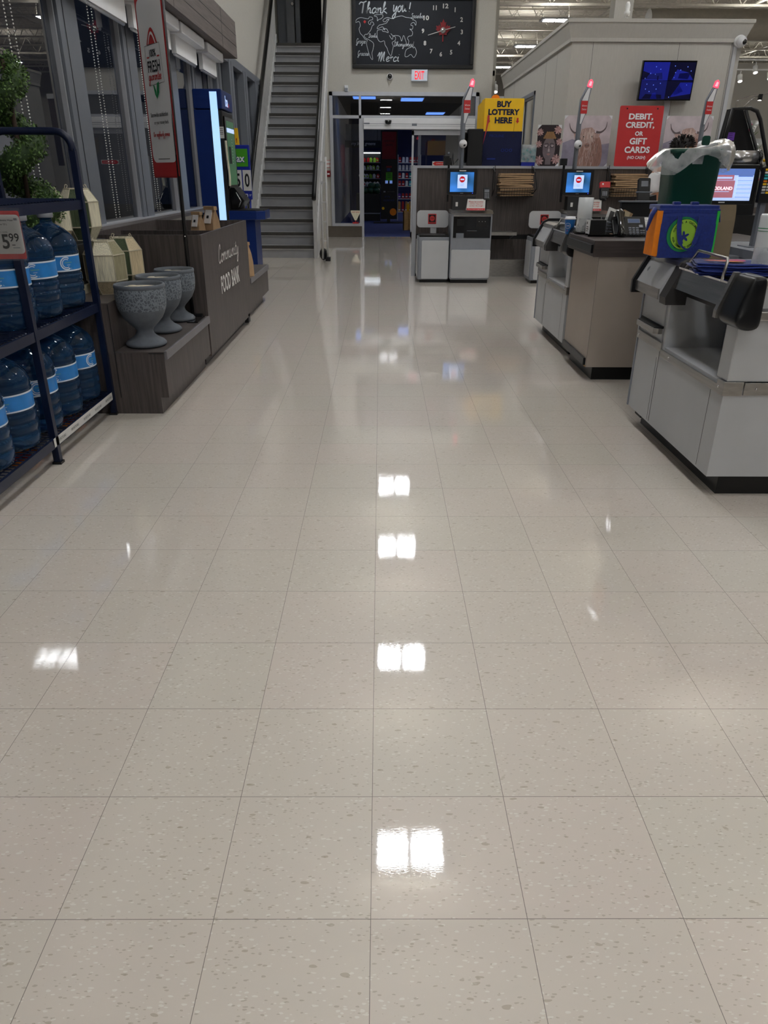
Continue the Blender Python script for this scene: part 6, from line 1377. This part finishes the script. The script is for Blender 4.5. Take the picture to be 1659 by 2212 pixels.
frame_print('canvas_print', 'canvas print of a shaggy horned cow left of the red payment sign', 2.635, 3.31, 1.44, 2.10, 11.70, cow)
frame_print('canvas_print', 'canvas print of a shaggy horned cow right of the red payment sign', 4.09, 4.76, 1.44, 2.10, 11.70, cow)
mat('art_dark', (54, 46, 48), .9, var=.2, scale=8); mat('art_face', (120, 108, 112), .8, var=.15, scale=6); mat('art_light', (178, 164, 164), .8); mat('petal', (160, 122, 120), .85, var=.18, scale=14); mat('petal_light', (196, 160, 156), .85); mat('bun', (150, 114, 76), .7, var=.2, scale=14)
def buddha(b, w, h):
    b.rect(-w, w, -h, h, 0, 'art_dark')
    def flower(x, z, r):
        for k_ in range(9):
            a = pi*2*k_/9; q = (x+r*.5*cos(a), z+r*.5*sin(a)); b.poly([(q[0]+r*.5*cos(a)*cos(tt)-r*.2*sin(a)*sin(tt), q[1]+r*.5*sin(a)*cos(tt)+r*.2*cos(a)*sin(tt)) for tt in [2*pi*i/10 for i in range(10)]], .002+.0001*k_, 'petal' if k_ % 2 else 'petal_light')
    flower(-.12, -.19, .07); flower(.12, -.17, .07); flower(-.14, .02, .05); flower(.15, .05, .05); flower(.12, .20, .06); flower(-.13, .17, .05)
    b.poly([(-.03, -.24), (.05, -.24), (.05, -.15), (-.03, -.15)], .004, 'art_face')
    b.poly([(.01+.088*cos(a), -.03+.145*sin(a)-(.0 if sin(a) > 0 else .02*abs(cos(a)))) for a in [2*pi*i/28 for i in range(28)]], .005, 'art_face')
    for r_ in range(4):
        for k_ in range(7-r_): b.disc(.01+(k_-(6-r_)/2)*.026, .10+r_*.022, .014, .006+.0002*r_, 'bun', 10)
    for sx in (-1, 1):
        b.line(smooth([(.01+sx*.008, -.04), (.01+sx*.02, .03), (.01+sx*.07, .02)]), .006, .007, 'art_dark'); b.line(smooth([(.01+sx*.018, -.005), (.01+sx*.04, -.022), (.01+sx*.068, -.008)]), .007, .007, 'art_dark'); b.poly([(.01+sx*.02, .0), (.01+sx*.045, .012), (.01+sx*.066, .0), (.01+sx*.045, -.016)], .0065, 'art_light')
    b.poly([(.004, .0), (.016, .0), (.024, -.075), (-.004, -.075)], .007, 'art_light'); b.poly([(-.02, -.105), (.01, -.093), (.04, -.105), (.01, -.125)], .007, 'petal'); b.disc(.01, .045, .005, .007, 'bun', 8)
t = frame_print('canvas_print', 'dark canvas print of a serene face with lotus flowers right of the lottery box', 2.215, 2.545, 1.44, 1.965, 11.45, buddha)
t = thing('payment_sign', 'large red debit, credit or gift cards sign standing on the partition', 'sign', (3.53, 11.05, 1.44))
b = MB('sign_red'); b.X = Matrix.Translation((3.515, 11.03, 1.44)) @ Matrix.Rotation(radians(-2), 4, 'X')
b.prism(rrect(-.295, .295, 0, .735, .02), 'y', 0, .008); b.build('board', t)
b = MB('white').plane((3.515, 11.028, 1.44), (1, 0, 0), (0, .035, 1))
for tx, z, hh, ww in (('DEBIT,', .60, .085, .33), ('CREDIT,', .50, .085, .39), ('OR', .402, .055, .11), ('GIFT', .31, .080, .235), ('CARDS', .205, .080, .345)): b.text(tx, 0, z, hh, ww, 'white', .003, bold=.035)
b.text('(NO CASH)', .0, .105, .05, .25, 'white', .003, bold=.02, shear=.1)
for x in (-.2, .21): b.disc(x, .70, .010, .003, 'black', 10)
b.build('lettering', t)
# lottery box
t = thing('lottery_box', 'yellow and navy lottery sign box with BUY LOTTERY HERE', 'sign', (1.70, 11.3, 1.44))
bevel(MB('navy').box(1.435, 1.975, 11.32, 11.62, 1.44, 1.875).build('lower_box', t), .003); bevel(MB('yellow').box(1.43, 1.97, 11.32, 11.64, 1.875, 2.275).build('upper_box', t), .003)
MB('yellow').quad((1.43, 11.318, 1.875), (1.37, 11.60, 1.90), (1.37, 11.60, 2.20), (1.43, 11.318, 2.275)).build('side_flap', t)
b = MB('sign_blue').plane((1.70, 11.318, 2.1), (1, 0, 0), (0, 0, 1))
for tx, z, ww in (('BUY', .105, .20), ('LOTTERY', .01, .43), ('HERE', -.09, .24)): b.text(tx, 0, z, .075, ww, 'navy', .002, bold=.045)
for x in (-.205, .195): b.poly([(x-.012, -.06), (x+.012, -.06), (x+.012, -.095), (x+.024, -.095), (x, -.13), (x-.024, -.095), (x-.012, -.095)], .002, 'red')
b.line([(.155, -.05), (.15, -.28)], .003, .003, 'black'); b.disc(.15, -.285, .012, .004, 'black', 10); b.build('lettering', t)
b = MB('screen_grey').plane((1.70, 11.318, 1.66), (1, 0, 0), (0, 0, 1)); b.text('PROLINE', -.08, .16, .035, .2, 'bag_blue', .002); b.text('ooo', .07, -.02, .04, .16, 'bag_blue', .002); b.rect(-.2, -.08, -.14, -.12, .002, 'bag_blue'); b.build('faint_lettering', t)
b = MB('sign_red').sheet([[(1.475+.03*0-.0*i-.055*(i/8)**1.5, 11.30-.02*sin(i/3), 2.07-.05*i), (1.505-.055*(i/8)**1.5-.004*i, 11.30-.02*sin(i/3), 2.07-.05*i)] for i in range(9)]); b.build('red_ribbon', t)
tag(MB('orange').prism([(1.60+.06*cos(a), 2.276+.06*sin(a)) for a in [pi*i/10 for i in range(11)]], 'y', 11.5, 11.53).build('orange_disc'), 'orange rounded tag poking up behind the lottery box', 'tag')
t = thing('lottery_terminal', 'black upright lottery terminal left of the yellow lottery box', 'terminal', (1.28, 11.1, 1.43))
bevel(MB('black').prism([(11.05, 1.437), (11.25, 1.437), (11.25, 1.86), (11.17, 1.89), (11.05, 1.89)], 'x', 1.19, 1.40).build('housing', t), .01); bevel(MB('black_gloss').box(1.12, 1.19, 11.08, 11.2, 1.47, 1.85).build('side_wing', t), .02)
t = thing('scanner', 'small black scanner with arms on the partition rail behind the first self checkout', 'scanner', (.92, 10.95, 1.437))
bevel(MB('black').box(.86, .94, 10.9, 10.96, 1.437, 1.56).build('reader', t), .008); MB('black').tube([(.97, 10.95, 1.44), (.99, 10.95, 1.6), (1.0, 10.95, 1.45), (1.06, 10.95, 1.52)], .008, 6).build('cable', t); MB('grey_plastic').ball((.93, 10.95, 1.585), .02, 10).build('knob', t)
t = thing('bottled_water_pack', 'shrink-wrapped teal and blue bottle pack between lottery box and lotus print', 'bottles', (2.09, 11.35, 1.437))
for i in range(3):
    for j in range(2):
        x = 2.02+i*.065; y = 11.32+j*.07; MB('teal').lathe([(.03, 0), (.03, .12), (.026, .15), (.012, .18)], (x, y, 1.485), 12).build('bottle', t); MB('off_white').lathe([(.014, .18), (.014, .20)], (x, y, 1.485), 8).build('cap', t)
MB('sign_blue').box(1.985, 2.175, 11.28, 11.43, 1.437, 1.49).build('tray', t); MB(FILM).box(1.98, 2.18, 11.275, 11.435, 1.49, 1.71).build('shrink_wrap', t)

# ------------------------------------------------------------------ ceiling things at right
t = thing('support_column', 'light grey square column rising through the office roof to the ceiling', 'column', (4.72, 16.9, 3.1)); MB('panel_wall').box(4.545, 4.90, 16.8, 17.15, 3.1, 6.7).build('column', t); MB('steel_white').box(4.50, 4.94, 16.75, 17.2, 6.5, 6.7).build('cap', t)
t = thing('roof_camera', 'small light grey device standing on the office roof edge by the column', 'camera', (4.45, 15.2, 3.3)); MB('off_white').lathe([(.05, 0), (.05, .06), (.035, .07), (.04, .15), (.02, .2)], (4.28, 15.0, 3.85), 14).build('body', t); MB('off_white').box(4.26, 4.30, 14.98, 15.02, 3.1, 3.86).build('mast', t)
t = thing('spiral_duct', 'large light beige spiral air duct high at the right', 'air duct', (15, 26, 4.5))
MB('duct').lathe([(.36 if i % 2 else .35, i*.35) for i in range(46)], (7.2, 23.2, 5.05), 28, axis='x').build('duct', t)
def spot(x, y, z, label, aim=(0, -.5, -1)):
    t = thing('track_spotlight', label, 'spotlight', (x, y, z), world=False, group='track spotlights')
    MB('off_white').tube([(0, 0, .25), (0, 0, .1)], .012, 6).build('stem', t)
    a = Vector(aim).normalized(); MB('off_white').tube([Vector((0, 0, .12))-a*.05, Vector((0, 0, .12))+a*.10], .055, 14).build('housing', t)
    q = Vector((0, 0, .12))+a*.102; MB('spot').tube([q, q+a*.004], .045, 14).build('lens', t)
for i, (x, y, z) in enumerate(((8.60, 20, 3.36), (8.93, 20, 3.54), (9.30, 20, 3.42))):
    spot(x, y, z, 'small white track spotlight in the floral area, '+('leftmost, lower', 'upper middle', 'at the right edge', 'hidden behind the office wall')[i])
tag(MB('off_white').box(8.2, 10, 19.98, 20.02, 3.62, 3.65).box(8.2, 10, 19.98, 20.02, 3.82, 3.85).build('light_track'), 'pair of thin white tracks carrying the spotlights at the far right', 'light track')
spot(2.62, 19.0, 3.02, 'small white spotlight in the gap right of the entrance wall')
t = thing('arc_lamp', 'curved chrome lamp arms with small black heads at the far right', 'lamp', (8.6, 19, 0))
MB('chrome').tube(smooth([(8.2, 19, 2.55), (8.55, 19, 2.95), (8.9, 19, 3.06), (9.25, 19, 3.12)]), .014, 6).tube(smooth([(8.2, 19, 2.9), (8.5, 19, 3.0), (8.72, 19, 3.02)]), .014, 6).tube([(8.2, 19, 0), (8.2, 19, 2.9)], .02, 6).build('arm', t); MB('black').box(8.68, 8.76, 18.97, 19.03, 2.92, 3.04).build('head', t); MB('black').box(9.18, 9.26, 18.97, 19.03, 3.0, 3.14).build('head', t); MB('spot').box(8.69, 8.75, 18.98, 19.02, 2.91, 2.92).build('lens', t)

# ------------------------------------------------------------------ the cashier
def skin_body(name, verts, edges, rad, mm, parent, lv=2):
    me = bpy.data.meshes.new(name); me.from_pydata(verts, edges, []); me.update(); o = bpy.data.objects.new(name, me); COL.objects.link(o); o.parent = parent; me.materials.append(MATS[mm])
    sk = o.modifiers.new('skin', 'SKIN'); sk.use_smooth_shade = True
    if not me.skin_vertices: 
        bpy.context.view_layer.objects.active = o
        me.skin_vertices.new() if hasattr(me.skin_vertices, 'new') else None
    L_ = me.skin_vertices[0].data
    for i, r in enumerate(rad): L_[i].radius = r if isinstance(r, tuple) else (r, r)
    L_[0].use_root = True; s_ = o.modifiers.new('s', 'SUBSURF'); s_.levels = lv; s_.render_levels = lv
    return o
P = thing('person', 'person in a white T-shirt with small red heart, dark hair, behind the green bin', 'person', (2.76, 7.5, 0))
o_ = Vector((2.76, 7.5, 0))
def sk(nm, nodes, links, mm, lv=2):
    vs = [tuple(Vector(n[0])-o_) for n in nodes]; return skin_body(nm, vs, links, [n[1] for n in nodes], mm, P, lv)
def chain(nodes, links, start, pts):
    a = start
    for p, r in pts: nodes.append((p, r)); links.append((a, len(nodes)-1)); a = len(nodes)-1
    return a
N_ = [((2.76, 7.52, .92), (.13, .10))]; E_ = []
ch = chain(N_, E_, 0, [((2.76, 7.52, 1.08), (.12, .09)), ((2.76, 7.50, 1.22), (.14, .10)), ((2.76, 7.48, 1.33), (.11, .08))])
nk = chain(N_, E_, ch, [((2.76, 7.45, 1.40), .052), ((2.76, 7.42, 1.45), .052), ((2.765, 7.38, 1.49), (.068, .085)), ((2.77, 7.37, 1.55), (.075, .092)), ((2.77, 7.38, 1.59), (.06, .075))])
chain(N_, E_, nk-2, [((2.765, 7.29, 1.485), .014)])
for s in (-1, 1): chain(N_, E_, nk-1, [((2.77+s*.082, 7.39, 1.53), .014)])
def arm(sh, el, wr, hd):
    a = chain(N_, E_, ch, [((sh[0]+(2.76-sh[0])*.3, sh[1], sh[2]+.01), .062), (sh, .056), (tuple((Vector(sh)+Vector(el))/2), .046), (el, .038), (tuple((Vector(el)*.6+Vector(wr)*.4)), .036), (wr, .025)])
    d = (Vector(hd)-Vector(wr)).normalized(); sd = d.cross(Vector((0, 0, 1))).normalized(); pm = Vector(wr)+d*.05
    b = chain(N_, E_, a, [(tuple(pm), (.030, .018))])
    for k_, ln in enumerate((.066, .076, .072, .056)):
        off = sd*(-.027+.018*k_); chain(N_, E_, b, [(tuple(pm+d*.045+off), .0088), (tuple(pm+d*(.045+ln*.55)+off-Vector((0, 0, .008))), .0078), (tuple(pm+d*(.045+ln*.9)+off-Vector((0, 0, .028))), .0065)])
    chain(N_, E_, a, [(tuple(Vector(wr)+d*.03-sd*.034), .010), (tuple(Vector(wr)+d*.062-sd*.048-Vector((0, 0, .01))), .008)])
arm((2.585, 7.49, 1.335), (2.60, 7.42, 1.105), (2.42, 7.22, 1.06), (2.36, 7.13, 1.045))
arm((2.935, 7.49, 1.335), (2.96, 7.42, 1.08), (2.86, 7.22, 1.03), (2.82, 7.12, 1.0))
for s in (-1, 1): chain(N_, E_, 0, [((2.76+s*.09, 7.52, .86), .085), ((2.76+s*.10, 7.52, .66), .072), ((2.76+s*.105, 7.53, .48), .052), ((2.76+s*.105, 7.54, .30), .050), ((2.76+s*.105, 7.55, .09), .034), ((2.76+s*.11, 7.47, .045), .034), ((2.76+s*.115, 7.38, .032), .026)])
sk('body', N_, E_, 'skin')
NS = [((2.76, 7.52, .90), (.155, .12))]; ES = []
c2 = chain(NS, ES, 0, [((2.76, 7.52, 1.02), (.15, .115)), ((2.76, 7.50, 1.16), (.16, .12)), ((2.76, 7.49, 1.28), (.165, .115)), ((2.76, 7.475, 1.35), (.10, .085))])
for s in (-1, 1): chain(NS, ES, c2-1, [((2.76+s*.13, 7.49, 1.325), .080), ((2.76+s*.185, 7.485, 1.31), .078), ((2.76+s*.178, 7.45, 1.21), .066), ((2.76+s*.168, 7.43, 1.155), .060)])
sh = sk('shirt', NS, ES, 'cloth_white')
NT_ = [((2.76, 7.52, .90), (.15, .115))]; ET = []
for s in (-1, 1): chain(NT_, ET, 0, [((2.76+s*.09, 7.52, .83), .100), ((2.76+s*.10, 7.52, .66), .088), ((2.76+s*.105, 7.53, .48), .068), ((2.76+s*.105, 7.54, .30), .062), ((2.76+s*.105, 7.55, .12), .055)])
sk('trousers', NT_, ET, 'trousers')
for s in (-1, 1): MB('shoe').prism(rrect(2.76+s*.11-.045, 2.76+s*.11+.045, 7.34, 7.62, .04), 'z', 0, .06).build('shoe', P)
hb = MB('hair').ball((2.77, 7.395, 1.555), .098, 18, (.92, 1.05, .92))
rr = random.Random(8)
for _ in range(160):
    v = Vector((rr.gauss(0, 1), rr.gauss(.3, 1), abs(rr.gauss(.4, .8)))).normalized(); p = Vector((2.77, 7.395, 1.555))+Vector((v.x*.088, v.y*.10, v.z*.088)); q = v+Vector((rr.uniform(-.6, .6), rr.uniform(-.4, .4), .1)); q.normalize()
    hb.tube([p, p+q*.022, p+q*.035+Vector((rr.uniform(-.01, .01), 0, -.004))], [.008, .005, .001], 4)
hb.build('hair', P)
hp = [(.0, -.016), (.010, -.004), (.016, .006), (.012, .014), (.004, .013), (.0, .008), (-.004, .013), (-.012, .014), (-.016, .006), (-.010, -.004)]
MB('red').prism([(2.63+x, 1.285+z) for x, z in hp], 'y', 7.352, 7.362).build('heart_print', P)

# ------------------------------------------------------------------ lights of the shop
def highbay(x, y, label):
    t = thing('high_bay_light', label, 'ceiling light', (x, y, HB), world=False, group='twin panel high bay lights')
    MB('white_metal').box(-.46, .46, -.24, .24, .03, .075).build('housing', t)
    for s_ in (-1, 1): MB('lamp_panel').box(s_*.195-.165, s_*.195+.165, -.18, .18, .02, .03).build('diffuser', t)
    MB('lamp_added_up').box(-.4, .4, -.10, .10, .0751, .08).build('added_uplight', t)  # added glowing strip, unseen from below, brightens the ceiling
    for s_ in (-1, 1): MB('steel_white').tube([(s_*.4, 0, .07), (s_*.3, 0, 1.22)], .004, 4).build('hanger', t)
mat('lamp_added_up', (255, 255, 255), .5, emit=LAMP*.55, emitc=(250, 246, 238)); mat('lamp_panel', (255, 255, 255), .5, emit=LAMP, emitc=(243, 246, 250))
rowA = [-27, -21.4, -15.9, -9.6, -5.4, -1.6, 2.1, 5.8, 9.4, 13.2, 16.4]
ORD = ['first', 'second', 'third', 'fourth', 'fifth', 'sixth', 'seventh', 'eighth', 'ninth', 'tenth', 'eleventh', 'twelfth']
for i, y in enumerate(rowA[::-1]): highbay(.35, y, 'high bay light over the aisle, %s back from the entrance wall' % ORD[i])
for i, y in enumerate((-5, 0, 5, 9.5, 14, 19, 26.3, 31.2, 36.8)):
    highbay(5.35, y, 'twin panel high bay light seen left of the office roof, '+{26.3: 'largest and highest', 31.2: 'middle of the three', 36.8: 'smallest and lowest'}[y] if y > 20 else 'high bay light over the tills, %s from the rear of the shop' % ORD[i])
for i, (x, y) in enumerate(((11.4, 0), (11.4, 8), (11.4, 16), (11.5, 26), (16.3, 36), (20, 6), (20, 18), (-.6, 27), (11, 36))):
    highbay(x, y, 'twin panel high bay light at the upper right edge of the picture' if (x, y) == (11.5, 26) else 'twin panel high bay light deep in the shop at right' if x == 16.3 else 'high bay light over the shop floor at right, %s of its scattered group' % ORD[i])
